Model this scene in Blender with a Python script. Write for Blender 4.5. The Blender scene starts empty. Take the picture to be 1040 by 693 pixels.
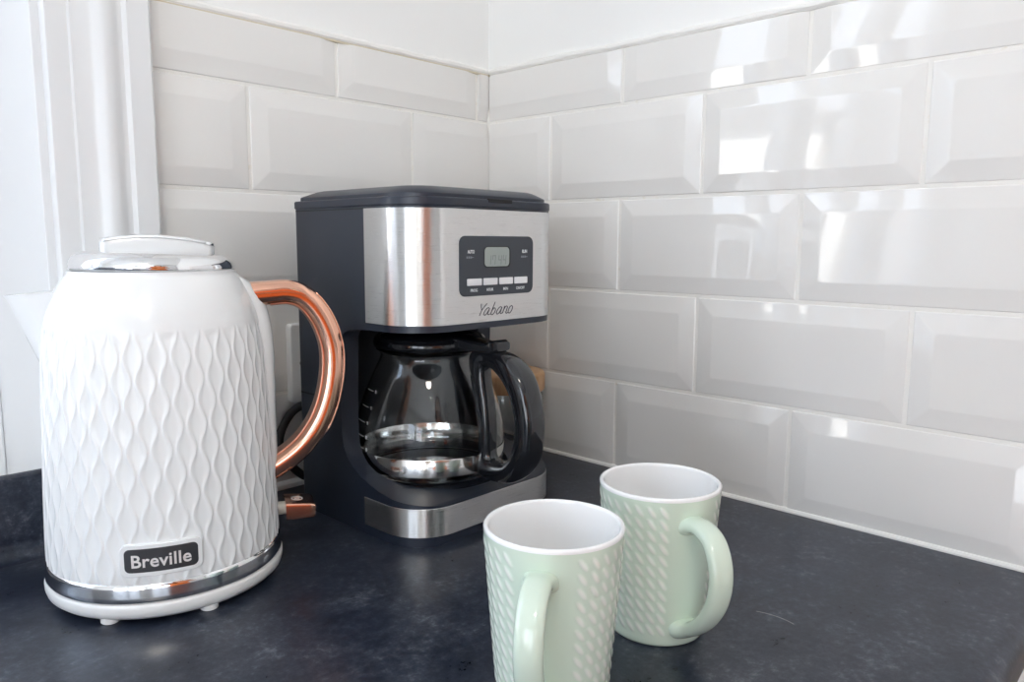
import bpy, bmesh, math, random
from math import sin, cos, pi, radians, sqrt, hypot, atan2
from mathutils import Vector, Matrix

random.seed(7)
SC = bpy.context.scene
COL = SC.collection
DZ = 0.9          # height of the worktop above the floor; all sizes below are millimetres, z measured from the worktop

# ------------------------------------------------------------------ helpers
def L(x, y, z):
    return (x / 1000.0, y / 1000.0, z / 1000.0 + DZ)

def mat(name, color=(0.8, 0.8, 0.8), rough=0.4, metal=0.0, ior=1.5, coat=0.0, coat_rough=0.03, trans=0.0, spec=0.5, sss=0.0):
    m = bpy.data.materials.new(name)
    m.use_nodes = True
    p = m.node_tree.nodes['Principled BSDF']
    p.inputs['Base Color'].default_value = (*color, 1)
    p.inputs['Roughness'].default_value = rough
    p.inputs['Metallic'].default_value = metal
    p.inputs['IOR'].default_value = ior
    p.inputs['Coat Weight'].default_value = coat
    p.inputs['Coat Roughness'].default_value = coat_rough
    p.inputs['Transmission Weight'].default_value = trans
    p.inputs['Specular IOR Level'].default_value = spec
    return m

def nodes_of(m):
    return m.node_tree.nodes, m.node_tree.links, m.node_tree.nodes['Principled BSDF']

def noise(m, scale, detail=4, rough=0.55, vec=None, stretch=None):
    n, l, p = nodes_of(m)
    tc = n.new('ShaderNodeTexCoord')
    out = tc.outputs['Object']
    if stretch:
        mp = n.new('ShaderNodeMapping')
        mp.inputs['Scale'].default_value = stretch
        l.new(out, mp.inputs['Vector'])
        out = mp.outputs['Vector']
    t = n.new('ShaderNodeTexNoise')
    t.inputs['Scale'].default_value = scale
    t.inputs['Detail'].default_value = detail
    t.inputs['Roughness'].default_value = rough
    l.new(out, t.inputs['Vector'])
    return t.outputs['Fac']

def ramp(m, fac, stops):
    n, l, p = nodes_of(m)
    r = n.new('ShaderNodeValToRGB')
    els = r.color_ramp.elements
    while len(els) < len(stops):
        els.new(0.5)
    for e, (pos, c) in zip(els, stops):
        e.position = pos
        e.color = (*c, 1) if len(c) == 3 else c
    l.new(fac, r.inputs['Fac'])
    return r.outputs['Color']

def bump(m, fac, strength=0.1, dist=0.001):
    n, l, p = nodes_of(m)
    b = n.new('ShaderNodeBump')
    b.inputs['Strength'].default_value = strength
    b.inputs['Distance'].default_value = dist
    l.new(fac, b.inputs['Height'])
    l.new(b.outputs['Normal'], p.inputs['Normal'])

class MB:
    """collects vertices (mm, local) and faces for one mesh object"""
    def __init__(self):
        self.v = []; self.f = []; self.mi = []; self.cur = 0
    def add(self, vs, fs):
        o = len(self.v)
        self.v += [tuple(a) for a in vs]
        for f in fs:
            self.f.append(tuple(i + o for i in f)); self.mi.append(self.cur)
    def box(self, x0, x1, y0, y1, z0, z1):
        vs = [(x, y, z) for z in (z0, z1) for y in (y0, y1) for x in (x0, x1)]
        self.add(vs, [(0, 2, 3, 1), (4, 5, 7, 6), (0, 1, 5, 4), (2, 6, 7, 3), (0, 4, 6, 2), (1, 3, 7, 5)])
    def lathe(self, prof, n=64, c=(0, 0), close=False):
        """prof: list of (r, z); r == 0 makes a pole"""
        rings = []
        base = len(self.v)
        vs = []
        for r, z in prof:
            if r <= 1e-6:
                rings.append([len(vs)]); vs.append((c[0], c[1], z))
            else:
                rings.append(list(range(len(vs), len(vs) + n)))
                for i in range(n):
                    a = 2 * pi * i / n
                    vs.append((c[0] + r * cos(a), c[1] + r * sin(a), z))
        fs = []
        pairs = list(zip(rings[:-1], rings[1:]))
        if close:
            pairs.append((rings[-1], rings[0]))
        for A, Bq in pairs:
            for i in range(n):
                j = (i + 1) % n
                if len(A) == 1 and len(Bq) == 1: continue
                if len(A) == 1: fs.append((A[0], Bq[j], Bq[i]))
                elif len(Bq) == 1: fs.append((A[i], A[j], Bq[0]))
                else: fs.append((A[i], A[j], Bq[j], Bq[i]))
        self.add(vs, fs)
    def loft(self, rings, closed=False, caps=True):
        n = len(rings[0])
        vs = [p for r in rings for p in r]
        fs = []
        R = len(rings)
        for k in range(R if closed else R - 1):
            a = k * n; b = ((k + 1) % R) * n
            for i in range(n):
                j = (i + 1) % n
                fs.append((a + i, a + j, b + j, b + i))
        if caps and not closed:
            fs.append(tuple(reversed(range(n)))); fs.append(tuple(range((R - 1) * n, R * n)))
        self.add(vs, fs)
    def tube(self, path, r, n=12, closed=False, caps=True):
        P = [Vector(p) for p in path]
        rings = []
        up = Vector((0, 0, 1))
        prev = None
        for i, p in enumerate(P):
            if closed:
                t = (P[(i + 1) % len(P)] - P[i - 1]).normalized()
            else:
                t = (P[min(i + 1, len(P) - 1)] - P[max(i - 1, 0)]).normalized()
            if prev is None:
                q = up if abs(t.z) < 0.9 else Vector((1, 0, 0))
                nrm = (q - t * q.dot(t)).normalized()
            else:
                nrm = (prev - t * prev.dot(t)).normalized()
            prev = nrm
            bn = t.cross(nrm)
            rr = r[i] if isinstance(r, (list, tuple)) else r
            rings.append([tuple(p + nrm * rr * cos(2 * pi * k / n) + bn * rr * sin(2 * pi * k / n)) for k in range(n)])
        self.loft(rings, closed=closed, caps=caps)
    def prism(self, outline, z0, z1, axis='z'):
        """outline: list of 2D points (ccw), extruded along axis"""
        n = len(outline)
        def m3(a, b, c):
            return {'z': (a, b, c), 'y': (a, c, b), 'x': (c, a, b)}[axis]
        vs = [m3(a, b, z0) for a, b in outline] + [m3(a, b, z1) for a, b in outline]
        fs = [tuple(reversed(range(n))), tuple(range(n, 2 * n))]
        for i in range(n):
            j = (i + 1) % n
            fs.append((i, j, n + j, n + i))
        self.add(vs, fs)
    def build(self, name, material, parent=None, loc=None, smooth=35, bevel=None, seg=2, subsurf=0, rotz=0):
        me = bpy.data.meshes.new(name)
        me.from_pydata([(a / 1000, b / 1000, c / 1000) for a, b, c in self.v], [], self.f)
        mats = material if isinstance(material, (list, tuple)) else [material]
        for m in mats: me.materials.append(m)
        if len(mats) > 1:
            me.polygons.foreach_set('material_index', self.mi)
        bm = bmesh.new(); bm.from_mesh(me)
        bmesh.ops.recalc_face_normals(bm, faces=bm.faces)
        bm.to_mesh(me); bm.free()
        me.update()
        o = bpy.data.objects.new(name, me)
        COL.objects.link(o)
        if parent: o.parent = parent
        if loc: o.location = loc
        o.rotation_euler = (0, 0, rotz)
        finish(o, smooth, bevel, seg, subsurf)
        return o

def finish(o, smooth=35, bevel=None, seg=2, subsurf=0):
    me = o.data
    if smooth is not None:
        me.shade_smooth()
        if smooth < 180: me.set_sharp_from_angle(angle=radians(smooth))
    if bevel:
        b = o.modifiers.new('bevel', 'BEVEL')
        b.width = bevel / 1000; b.segments = seg; b.limit_method = 'ANGLE'; b.angle_limit = radians(32)
        b.harden_normals = True
    if subsurf:
        s = o.modifiers.new('subsurf', 'SUBSURF'); s.levels = subsurf; s.render_levels = subsurf

def thing(name, label, cat, loc, rotz=0.0, group=None):
    o = bpy.data.objects.new(name, None)
    COL.objects.link(o)
    o.empty_display_size = 0.05
    o.location = loc
    o.rotation_euler = (0, 0, rotz)
    tag(o, label, cat, group)
    return o

def tag(o, label, cat, group=None):
    o['label'] = label; o['category'] = cat; o['kind'] = 'thing'
    if group: o['group'] = group
    return o

def struct(o, label=None):
    o['kind'] = 'structure'
    if label: o['label'] = label
    return o

def rrect(x0, x1, y0, y1, r, n=8):
    """rounded rectangle outline, ccw; r may be 4 radii (x1y1, x0y1, x0y0, x1y0)"""
    rs = r if isinstance(r, (list, tuple)) else (r,) * 4
    out = []
    for (cx, cy, a0), rr in zip(((x1, y1, 0), (x0, y1, pi / 2), (x0, y0, pi), (x1, y0, 1.5 * pi)), rs):
        sx = -1 if cx == x1 else 1; sy = -1 if cy == y1 else 1
        if rr <= 0:
            out.append((cx, cy)); continue
        for i in range(n + 1):
            a = a0 + pi / 2 * i / n
            out.append((cx + sx * rr + rr * cos(a), cy + sy * rr + rr * sin(a)))
    return out

def catmull(pts, n=8, closed=False):
    P = [Vector(p) for p in pts]
    out = []
    N = len(P)
    for i in range(N if closed else N - 1):
        p0 = P[(i - 1) % N] if closed or i > 0 else P[0] * 2 - P[1]
        p1 = P[i]; p2 = P[(i + 1) % N]
        p3 = P[(i + 2) % N] if closed or i + 2 < N else P[-1] * 2 - P[-2]
        for k in range(n):
            t = k / n
            out.append(0.5 * ((2 * p1) + (p2 - p0) * t + (2 * p0 - 5 * p1 + 4 * p2 - p3) * t * t + (3 * p1 - p0 - 3 * p2 + p3) * t ** 3))
    if not closed: out.append(P[-1])
    return [tuple(p) for p in out]

def interp(tab, x):
    """smooth (pchip-like) table lookup: tab = [(x, y), ...] ascending"""
    if x <= tab[0][0]: return tab[0][1]
    for (a, ya), (b, yb) in zip(tab[:-1], tab[1:]):
        if x <= b:
            return ya + (yb - ya) * (x - a) / (b - a)
    return tab[-1][1]

def sstep(a, b, x):
    t = min(1, max(0, (x - a) / (b - a)))
    return t * t * (3 - 2 * t)

def evaluated(o, name):
    dg = bpy.context.evaluated_depsgraph_get()
    me = bpy.data.meshes.new_from_object(o.evaluated_get(dg))
    me.name = name
    return me

def text_mesh(txt, size, extrude=0.15, bold=0.0, shear=0.0, spacing=1.0, width=None):
    """returns (verts mm in the xy plane centred, faces) of a lettering"""
    cu = bpy.data.curves.new('lettering', 'FONT')
    cu.body = txt; cu.size = size / 1000; cu.extrude = extrude / 1000; cu.offset = bold / 1000
    cu.shear = shear; cu.space_character = spacing
    cu.align_x = 'CENTER'; cu.align_y = 'CENTER'; cu.resolution_u = 4
    o = bpy.data.objects.new('lettering', cu); COL.objects.link(o)
    me = evaluated(o, 'lettering')
    vs = [(v.co.x * 1000, v.co.y * 1000, v.co.z * 1000) for v in me.vertices]
    fs = [tuple(p.vertices) for p in me.polygons]
    bpy.data.objects.remove(o); bpy.data.curves.remove(cu); bpy.data.meshes.remove(me)
    xs = [v[0] for v in vs]; ys = [v[1] for v in vs]
    cx = (min(xs) + max(xs)) / 2; cy = (min(ys) + max(ys)) / 2
    k = 1 if width is None else width / (max(xs) - min(xs))
    return [((a - cx) * k, b - cy, c) for a, b, c in vs], fs

# ------------------------------------------------------------------ materials
M = {}
M['tile'] = mat('glazed_tile', (0.80, 0.786, 0.76), 0.025, ior=1.55)
bump(M['tile'], noise(M['tile'], 14, 2), 0.02, 0.002)
M['grout'] = mat('grout', (0.80, 0.775, 0.71), 0.8)
n_, l_, p_ = nodes_of(M['grout'])
l_.new(ramp(M['grout'], noise(M['grout'], 60, 5), [(0.3, (0.84, 0.82, 0.77)), (0.62, (0.85, 0.835, 0.80)), (0.75, (0.76, 0.71, 0.60))]), p_.inputs['Base Color'])
bump(M['grout'], noise(M['grout'], 900, 3), 0.4, 0.0005)
M['old_grout'] = mat('old_grout', (0.62, 0.55, 0.42), 0.8)
M['sealant'] = mat('sealant', (0.86, 0.85, 0.82), 0.4)
M['paint'] = mat('wall_paint', (0.86, 0.86, 0.845), 0.55)
bump(M['paint'], noise(M['paint'], 320, 3), 0.12, 0.0006)
M['gloss_paint'] = mat('gloss_trim_paint', (0.79, 0.795, 0.80), 0.25)
M['ceiling'] = mat('ceiling_paint', (0.86, 0.86, 0.85), 0.8)
M['upvc'] = mat('white_window_plastic', (0.88, 0.89, 0.90), 0.25)
M['floor'] = mat('floor_vinyl', (0.34, 0.30, 0.26), 0.4)
l_ = nodes_of(M['floor'])[1]
l_.new(ramp(M['floor'], noise(M['floor'], 3, 6, stretch=(1, 12, 1)), [(0.3, (0.25, 0.21, 0.175)), (0.7, (0.42, 0.37, 0.32))]), nodes_of(M['floor'])[2].inputs['Base Color'])
M['beige_wood'] = mat('beige_wood', (0.40, 0.33, 0.27), 0.5)
l_ = nodes_of(M['beige_wood'])[1]
l_.new(ramp(M['beige_wood'], noise(M['beige_wood'], 6, 6, stretch=(8, 8, 1)), [(0.3, (0.33, 0.27, 0.21)), (0.7, (0.46, 0.39, 0.32))]), nodes_of(M['beige_wood'])[2].inputs['Base Color'])

# dark slate-effect laminate
def slate():
    m = mat('slate_laminate', (0.03, 0.033, 0.04), 0.38)
    n, l, p = nodes_of(m)
    big = noise(m, 22, 9, 0.72)
    fine = noise(m, 170, 7, 0.75)
    mx = n.new('ShaderNodeMath'); mx.operation = 'MULTIPLY_ADD'
    l.new(fine, mx.inputs[0]); mx.inputs[1].default_value = 0.5
    half = n.new('ShaderNodeMath'); half.operation = 'MULTIPLY'; l.new(big, half.inputs[0]); half.inputs[1].default_value = 0.5
    l.new(half.outputs[0], mx.inputs[2])
    c = ramp(m, mx.outputs[0], [(0.38, (0.005, 0.008, 0.018)), (0.47, (0.013, 0.018, 0.032)), (0.55, (0.034, 0.041, 0.060)), (0.66, (0.14, 0.150, 0.175))])
    # one pale curved scratch beside the rear mug
    tc = n.new('ShaderNodeTexCoord')
    sep = n.new('ShaderNodeSeparateXYZ'); l.new(tc.outputs['Object'], sep.inputs[0])
    def math(op, a, b=None):
        q = n.new('ShaderNodeMath'); q.operation = op
        for i, x in enumerate((a, b)):
            if x is None: continue
            if isinstance(x, (int, float)): q.inputs[i].default_value = x
            else: l.new(x, q.inputs[i])
        return q.outputs[0]
    sx, sy = -0.2076, -0.4940
    ux, uy = 0.02, -1.0
    dx = math('SUBTRACT', sep.outputs['X'], sx); dy = math('SUBTRACT', sep.outputs['Y'], sy)
    a = math('ADD', math('MULTIPLY', dx, ux), math('MULTIPLY', dy, uy))
    b = math('SUBTRACT', math('MULTIPLY', dx, -uy), math('MULTIPLY', dy, -ux))
    b = math('ADD', b, math('MULTIPLY', math('MULTIPLY', a, a), 14.0))
    wob = math('MULTIPLY', math('SUBTRACT', fine, 0.5), 0.0006)
    inb = math('LESS_THAN', math('ABSOLUTE', math('ADD', b, wob)), 0.00045)
    ina = math('LESS_THAN', math('ABSOLUTE', a), 0.0135)
    k = math('MULTIPLY', math('MULTIPLY', inb, ina), 0.55)
    mix = n.new('ShaderNodeMix'); mix.data_type = 'RGBA'
    l.new(k, mix.inputs['Factor']); l.new(c, mix.inputs[6]); mix.inputs[7].default_value = (0.45, 0.44, 0.42, 1)
    l.new(mix.outputs[2], p.inputs['Base Color'])
    rr = n.new('ShaderNodeMapRange'); l.new(mx.outputs[0], rr.inputs['Value'])
    rr.inputs['From Min'].default_value = 0.3; rr.inputs['From Max'].default_value = 0.7
    rr.inputs['To Min'].default_value = 0.24; rr.inputs['To Max'].default_value = 0.40
    l.new(rr.outputs[0], p.inputs['Roughness'])
    bump(m, fine, 0.10, 0.0008)
    return m
M['slate'] = slate()

M['white_gloss'] = mat('white_enamel', (0.85, 0.86, 0.865), 0.12, coat=0.3)
M['kettle_shell'] = mat('kettle_enamel', (0.85, 0.86, 0.865), 0.2)
M['white_matt'] = mat('white_pattern_shell', (0.86, 0.865, 0.87), 0.3)
M['white_plastic'] = mat('white_plastic', (0.84, 0.84, 0.83), 0.3)
M['cream_plastic'] = mat('cream_plastic', (0.78, 0.74, 0.66), 0.35)
M['chrome'] = mat('chrome', (0.86, 0.86, 0.87), 0.06, 1.0)
M['copper'] = mat('copper', (0.83, 0.47, 0.34), 0.13, 1.0)
M['copper_dark'] = mat('copper_satin', (0.72, 0.40, 0.29), 0.28, 1.0)
M['black'] = mat('black_plastic', (0.016, 0.021, 0.035), 0.36)
bump(M['black'], noise(M['black'], 1500, 2), 0.08, 0.0003)
M['black_gloss'] = mat('black_gloss_plastic', (0.010, 0.011, 0.014), 0.08, coat=0.4)
M['gap'] = mat('dark_gap', (0.002, 0.002, 0.003), 0.7)
M['rubber'] = mat('black_rubber', (0.015, 0.015, 0.018), 0.6)
def brushed():
    m = mat('brushed_steel', (0.70, 0.69, 0.68), 0.22, 1.0)
    n, l, p = nodes_of(m)
    f = noise(m, 40, 4, 0.6, stretch=(1, 1, 90))
    rr = n.new('ShaderNodeMapRange'); l.new(f, rr.inputs['Value'])
    rr.inputs['From Min'].default_value = 0.3; rr.inputs['From Max'].default_value = 0.7
    rr.inputs['To Min'].default_value = 0.27; rr.inputs['To Max'].default_value = 0.30
    l.new(rr.outputs[0], p.inputs['Roughness'])
    tg = n.new('ShaderNodeTangent'); tg.direction_type = 'RADIAL'; tg.axis = 'Z'
    l.new(tg.outputs[0], p.inputs['Tangent'])
    p.inputs['Anisotropic'].default_value = 0.98; p.inputs['Anisotropic Rotation'].default_value = 0.25
    return m
M['steel'] = brushed()
M['steel_band'] = mat('polished_steel', (0.74, 0.73, 0.71), 0.12, 1.0)
M['panel'] = mat('control_panel_plastic', (0.035, 0.042, 0.055), 0.3)
M['lcd'] = mat('lcd_glass', (0.33, 0.37, 0.35), 0.2)
M['lcd_ink'] = mat('lcd_ink', (0.16, 0.19, 0.19), 0.3)
M['button'] = mat('silver_button', (0.80, 0.80, 0.82), 0.3)
M['print_white'] = mat('white_print', (0.75, 0.78, 0.80), 0.5)
M['print_grey'] = mat('grey_print', (0.20, 0.22, 0.25), 0.5)
M['print_dark'] = mat('dark_print', (0.05, 0.045, 0.06), 0.4)
M['badge_black'] = mat('badge_black', (0.045, 0.045, 0.05), 0.3)
M['badge_silver'] = mat('badge_silver', (0.86, 0.82, 0.80), 0.3, 0.2)
M['glass'] = mat('clear_glass', (0.97, 0.98, 0.98), 0.0, trans=1.0, ior=1.47)
M['bamboo'] = mat('bamboo', (0.60, 0.36, 0.19), 0.45)
l_ = nodes_of(M['bamboo'])[1]
l_.new(ramp(M['bamboo'], noise(M['bamboo'], 40, 4, stretch=(1, 14, 1)), [(0.3, (0.52, 0.29, 0.14)), (0.7, (0.66, 0.42, 0.24))]), nodes_of(M['bamboo'])[2].inputs['Base Color'])
def mint():
    m = mat('mint_glaze', (0.62, 0.72, 0.61), 0.12, coat=0.3)
    n, l, p = nodes_of(m)
    at = n.new('ShaderNodeAttribute'); at.attribute_name = 'emboss'
    mix = n.new('ShaderNodeMix'); mix.data_type = 'RGBA'
    l.new(at.outputs['Fac'], mix.inputs['Factor'])
    mix.inputs[6].default_value = (0.62, 0.72, 0.61, 1); mix.inputs[7].default_value = (0.82, 0.82, 0.77, 1)
    l.new(mix.outputs[2], p.inputs['Base Color'])
    return m
M['mint'] = mint()
M['mint_plain'] = mat('mint_glaze_plain', (0.62, 0.72, 0.61), 0.12, coat=0.3)
M['mug_white'] = mat('white_glaze', (0.86, 0.86, 0.86), 0.1, coat=0.3)

def pane_material():
    m = bpy.data.materials.new('window_glass'); m.use_nodes = True
    n = m.node_tree.nodes; l = m.node_tree.links
    n.remove(n['Principled BSDF'])
    tr = n.new('ShaderNodeBsdfTransparent'); gl = n.new('ShaderNodeBsdfGlossy'); gl.inputs['Roughness'].default_value = 0.0
    lw = n.new('ShaderNodeLayerWeight'); lw.inputs['Blend'].default_value = 0.5
    pw = n.new('ShaderNodeMath'); pw.operation = 'POWER'; l.new(lw.outputs['Facing'], pw.inputs[0]); pw.inputs[1].default_value = 5.0
    fr = n.new('ShaderNodeMath'); fr.operation = 'MULTIPLY_ADD'; l.new(pw.outputs[0], fr.inputs[0]); fr.inputs[1].default_value = 0.8; fr.inputs[2].default_value = 0.04
    mx = n.new('ShaderNodeMixShader')
    l.new(fr.outputs[0], mx.inputs[0]); l.new(tr.outputs[0], mx.inputs[1]); l.new(gl.outputs[0], mx.inputs[2])
    l.new(mx.outputs[0], n['Material Output'].inputs['Surface'])
    return m
M['pane'] = pane_material()

# ------------------------------------------------------------------ the room
XW, YW = -3200, -3000          # far walls
CEIL = 1500; FLOOR = -900
b = MB(); b.box(XW - 100, 100, YW - 100, 400, FLOOR - 60, FLOOR)
struct(b.build('floor', M['floor'], loc=L(0, 0, 0)))
b = MB(); b.box(XW - 100, 100, YW - 100, 400, CEIL, CEIL + 60)
struct(b.build('ceiling', M['ceiling'], loc=L(0, 0, 0)))
b = MB(); b.box(3, 100, YW - 100, 400, FLOOR, CEIL)
wall_right = struct(b.build('wall_right', M['paint'], loc=L(0, 0, 0)))
# window wall: opening x WX0..WX1, z WZ0..WZ1
WX0, WX1, WZ0, WZ1 = -2760, -505, 4, 1250
b = MB()
b.box(WX1, 3, 3, 300, FLOOR, CEIL)
b.box(XW - 100, WX0, 3, 300, FLOOR, CEIL)
b.box(WX0, WX1, 3, 300, FLOOR, WZ0)
b.box(WX0, WX1, 3, 300, WZ1, CEIL)
wall_left = struct(b.build('wall_left', M['paint'], loc=L(0, 0, 0), smooth=None))
b = MB()   # far wall with an added door opening for fill light
FY0, FY1, FZ1 = -2500, -900, 1150
b.box(XW - 100, XW, YW - 100, FY0, FLOOR, CEIL); b.box(XW - 100, XW, FY1, 3, FLOOR, CEIL); b.box(XW - 100, XW, FY0, FY1, FZ1, CEIL)
struct(b.build('wall_far', M['paint'], loc=L(0, 0, 0), smooth=None))
BX0, BX1, BZ0, BZ1 = -2750, -1650, 100, 1250
b = MB(); b.box(XW, BX0, YW - 100, YW, FLOOR, CEIL); b.box(BX1, 3, YW - 100, YW, FLOOR, CEIL); b.box(BX0, BX1, YW - 100, YW, FLOOR, BZ0); b.box(BX0, BX1, YW - 100, YW, BZ1, CEIL)
struct(b.build('wall_back', M['paint'], loc=L(0, 0, 0), smooth=None))

# --- bevelled metro tiles: each wall's tiling is surface pattern of that wall
def add_tile(mb, u0, u1, z0, z1, cut, place):
    """cut: set of sides ('u0','u1','z0','z1') sawn off, hence without bevel"""
    W, H = 17.0, 3.1
    tu, tz = random.uniform(-1, 1) * 0.0035, random.uniform(-1, 1) * 0.0035
    off = random.uniform(-0.2, 0.2)
    cu, cz = (u0 + u1) / 2, (z0 + z1) / 2
    # rings: (inset, height)
    rings = [(0.0, -6.0), (0.0, -0.6), (0.25, -0.15), (0.8, 0.15), (W - 1.0, H - 0.25), (W, H - 0.03), (W + 1.2, H)]
    vs = []
    for ins, h in rings:
        i = {s: (min(ins, 0.3 + 0 * ins) if s in cut else ins) for s in ('u0', 'u1', 'z0', 'z1')}
        a0 = u0 + i['u0']; a1 = u1 - i['u1']; b0 = z0 + i['z0']; b1 = z1 - i['z1']
        # softened corners of the raised field
        if ins > 5:
            c0 = [(a0, b0), (a1, b0), (a1, b1), (a0, b1)]
            q = 2.2
            pts = []
            for k, (a, bb) in enumerate(c0):
                sa = 1 if a == a0 else -1; sb = 1 if bb == b0 else -1
                if k % 2 == 0: pts += [(a, bb + sb * q), (a + sa * q, bb)]
                else: pts += [(a + sa * q, bb), (a, bb + sb * q)]
        else:
            pts = []
            for (a, bb) in [(a0, b0), (a1, b0), (a1, b1), (a0, b1)]:
                pts += [(a, bb), (a, bb)]
            q = 0.05
            c0 = [(a0, b0), (a1, b0), (a1, b1), (a0, b1)]; pts = []
            for k, (a, bb) in enumerate(c0):
                sa = 1 if a == a0 else -1; sb = 1 if bb == b0 else -1
                if k % 2 == 0: pts += [(a, bb + sb * q), (a + sa * q, bb)]
                else: pts += [(a + sa * q, bb), (a, bb + sb * q)]
        for a, bb in pts:
            hh = h + off + (a - cu) * tu + (bb - cz) * tz if h > -1 else h
            vs.append(place(a, bb, hh))
    n = 8
    fs = []
    for k in range(len(rings) - 1):
        for i in range(n):
            j = (i + 1) % n
            fs.append((k * n + i, k * n + j, (k + 1) * n + j, (k + 1) * n + i))
    fs.append(tuple(range((len(rings) - 1) * n, len(rings) * n)))
    mb.add(vs, fs)

LZ = [0, 101.3, 203.2, 305.2, 406.0]
TOP = 463.5
G = 1.8      # half a joint
def rows():
    for r in range(5):
        z0 = LZ[r] + (G if r else 1.0)
        z1 = (LZ[r + 1] - G) if r < 4 else TOP
        yield r, z0, z1
mb = MB()
def place_r(a, z, h): return (-h, -a, z)
for r, z0, z1 in rows():
    joints = [2.0, 206.0, 408.7, 611.5, 814, 1016] if r % 2 == 0 else [2.0, 104.8, 305.3, 508.9, 711.5, 914]
    for u0, u1 in zip(joints[:-1], joints[1:]):
        cut = set()
        if u0 == 2.0: cut.add('u0')
        if r == 4: cut.add('z1')
        add_tile(mb, u0 + G, u1 - G, z0, z1, cut, place_r)
mb.build('tiling', M['tile'], wall_right, smooth=11)
b = MB(); b.box(0.6, 3.5, -1016, 1, 0, TOP + 1)
b.build('grout', M['grout'], wall_right)
mb = MB()
def place_l(a, z, h): return (-a, -h, z)
for r, z0, z1 in rows():
    joints = [0.5, 21.0, 224.6, 427.0] if r % 2 == 0 else [0.5, 124.2, 325.7, 428.0]
    for k, (u0, u1) in enumerate(zip(joints[:-1], joints[1:])):
        cut = set()
        if r % 2 == 0:
            if k == 0: cut |= {'u0', 'u1'}
        else:
            if k == 0: cut.add('u0')
            if k == 2: cut.add('u1')
        if r == 4: cut.add('z1')
        add_tile(mb, u0 + G, u1 - G, z0, z1, cut, place_l)
mb.build('tiling', M['tile'], wall_left, smooth=11)
b = MB(); b.box(-430, 1, 0.6, 3.5, 0, TOP + 1)
b.build('grout', M['grout'], wall_left)
# sealant beads: along the top of the tiles, in the corner, and where tiles meet the worktop
def bead(path, r):
    m_ = MB(); m_.tube(path, r, 10); return m_
def wob(n, a): return [random.uniform(-a, a) for _ in range(n)]
N = 60
m_ = MB()
w = wob(N + 1, 0.5)
m_.tube([(-420 + 422 * i / N, 1.5, TOP + 4.8 + w[i]) for i in range(N + 1)], [4.2 + random.uniform(-0.5, 0.6) for _ in range(N + 1)], 10)
m_.box(-420, 2, -1.5, 4, TOP + 3, TOP + 7)
m_.build('sealant_bead', M['sealant'], wall_left)
m_ = MB(); m_.box(-420, 2, -2.2, 3, TOP - 0.8, TOP + 1.2); m_.build('grout_line', M['old_grout'], wall_left)
m_ = MB()
w = wob(N + 1, 0.5)
m_.tube([(1.5, -1016 * i / N, TOP + 4.8 + w[i]) for i in range(N + 1)], [4.2 + random.uniform(-0.5, 0.6) for _ in range(N + 1)], 10)
m_.box(-1.5, 4, -1016, 2, TOP + 2, TOP + 7)
m_.build('sealant_bead', M['sealant'], wall_right)
bead([(0.4, -1000, 0.5), (0.4, 0, 0.5)], 3.6).build('sealant_bead', M['sealant'], wall_right)
bead([(1.0, 1.0, 2), (1.0, 1.0, TOP)], 2.6).build('grout', M['grout'], wall_right)
bead([(-430, 0.4, 2.5), (0, 0.4, 2.5)], 6.5).build('sealant_bead', M['sealant'], wall_left)

# --- window: reveal is the wall opening; frame, mullions and panes sit at its outer side
win = thing('window_1', 'white framed window in the wall left of the kettle', 'window', L(0, 0, 0)); struct(win)
m_ = MB()
yf0, yf1 = 190, 250
fw = 55
m_.box(WX0, WX1, yf0, yf1, WZ0, WZ0 + fw); m_.box(WX0, WX1, yf0, yf1, WZ1 - fw, WZ1)
m_.box(WX0, WX0 + fw, yf0, yf1, WZ0 + fw, WZ1 - fw); m_.box(WX1 - fw, WX1, yf0, yf1, WZ0 + fw, WZ1 - fw)
PANES = [(-2640, -2060), (-1860, -1480), (-1330, -925)]
for xa, xb in ((-2060, -1860), (-1480, -1330)):
    m_.box(xa, xb, yf0 - 6, yf1, WZ0 + fw, WZ1 - fw)
    m_.box(xa + 40, xb - 40, yf0 - 22, yf0, WZ0 + fw, WZ1 - fw)
m_.box(WX0 + fw, -2640, yf0, yf1, WZ0 + fw, WZ1 - fw)
# solid white side panel between the reveal and the first pane
m_.box(-925, WX1, yf0 - 4, yf1 - 6, WZ0, WZ1)
m_.build('window_frame', M['upvc'], win, bevel=4)
for xa, xb in PANES:
    p_ = MB(); p_.box(xa, xb, 217, 223, WZ0 + fw, WZ1 - fw)
    p_.build('pane', M['pane'], win)
m_ = MB(); m_.box(WX0, WX1, 0, 190, WZ0 - 2, WZ0 + 8)
m_.build('window_sill', M['gloss_paint'], win, bevel=3)

# architrave (moulded casing) on the right side of the window reveal
prof = [(-420.5, 3), (-420.5, -17), (-422.5, -19), (-440, -19), (-441.5, -17.5), (-443, -15.8), (-445.5, -15.5), (-448, -16.5), (-452, -19.0),
        (-457, -20.0), (-462, -18.0), (-465.5, -14.2), (-468, -12.6), (-481, -11.6), (-482.5, -9.5), (-495, -9.2), (-498, -8.5), (-499, -6), (-499, 3)]
m_ = MB(); m_.prism([(x, y) for x, y in prof], 66, 1290)
struct(m_.build('trim_1', M['gloss_paint'], loc=L(0, 0, 0), smooth=40))
# painted jamb lining inside the reveal
m_ = MB(); m_.box(-505.5, -497, 2, 190, 12, WZ1)
struct(m_.build('trim_2', M['gloss_paint'], loc=L(0, 0, 0), bevel=1))
# brown post on the right wall beyond the front edge of the worktop
m_ = MB(); m_.box(-24, 3, -900, -640, FLOOR, -20)
struct(m_.build('trim_3', M['beige_wood'], loc=L(0, 0, 0), bevel=3))
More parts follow.
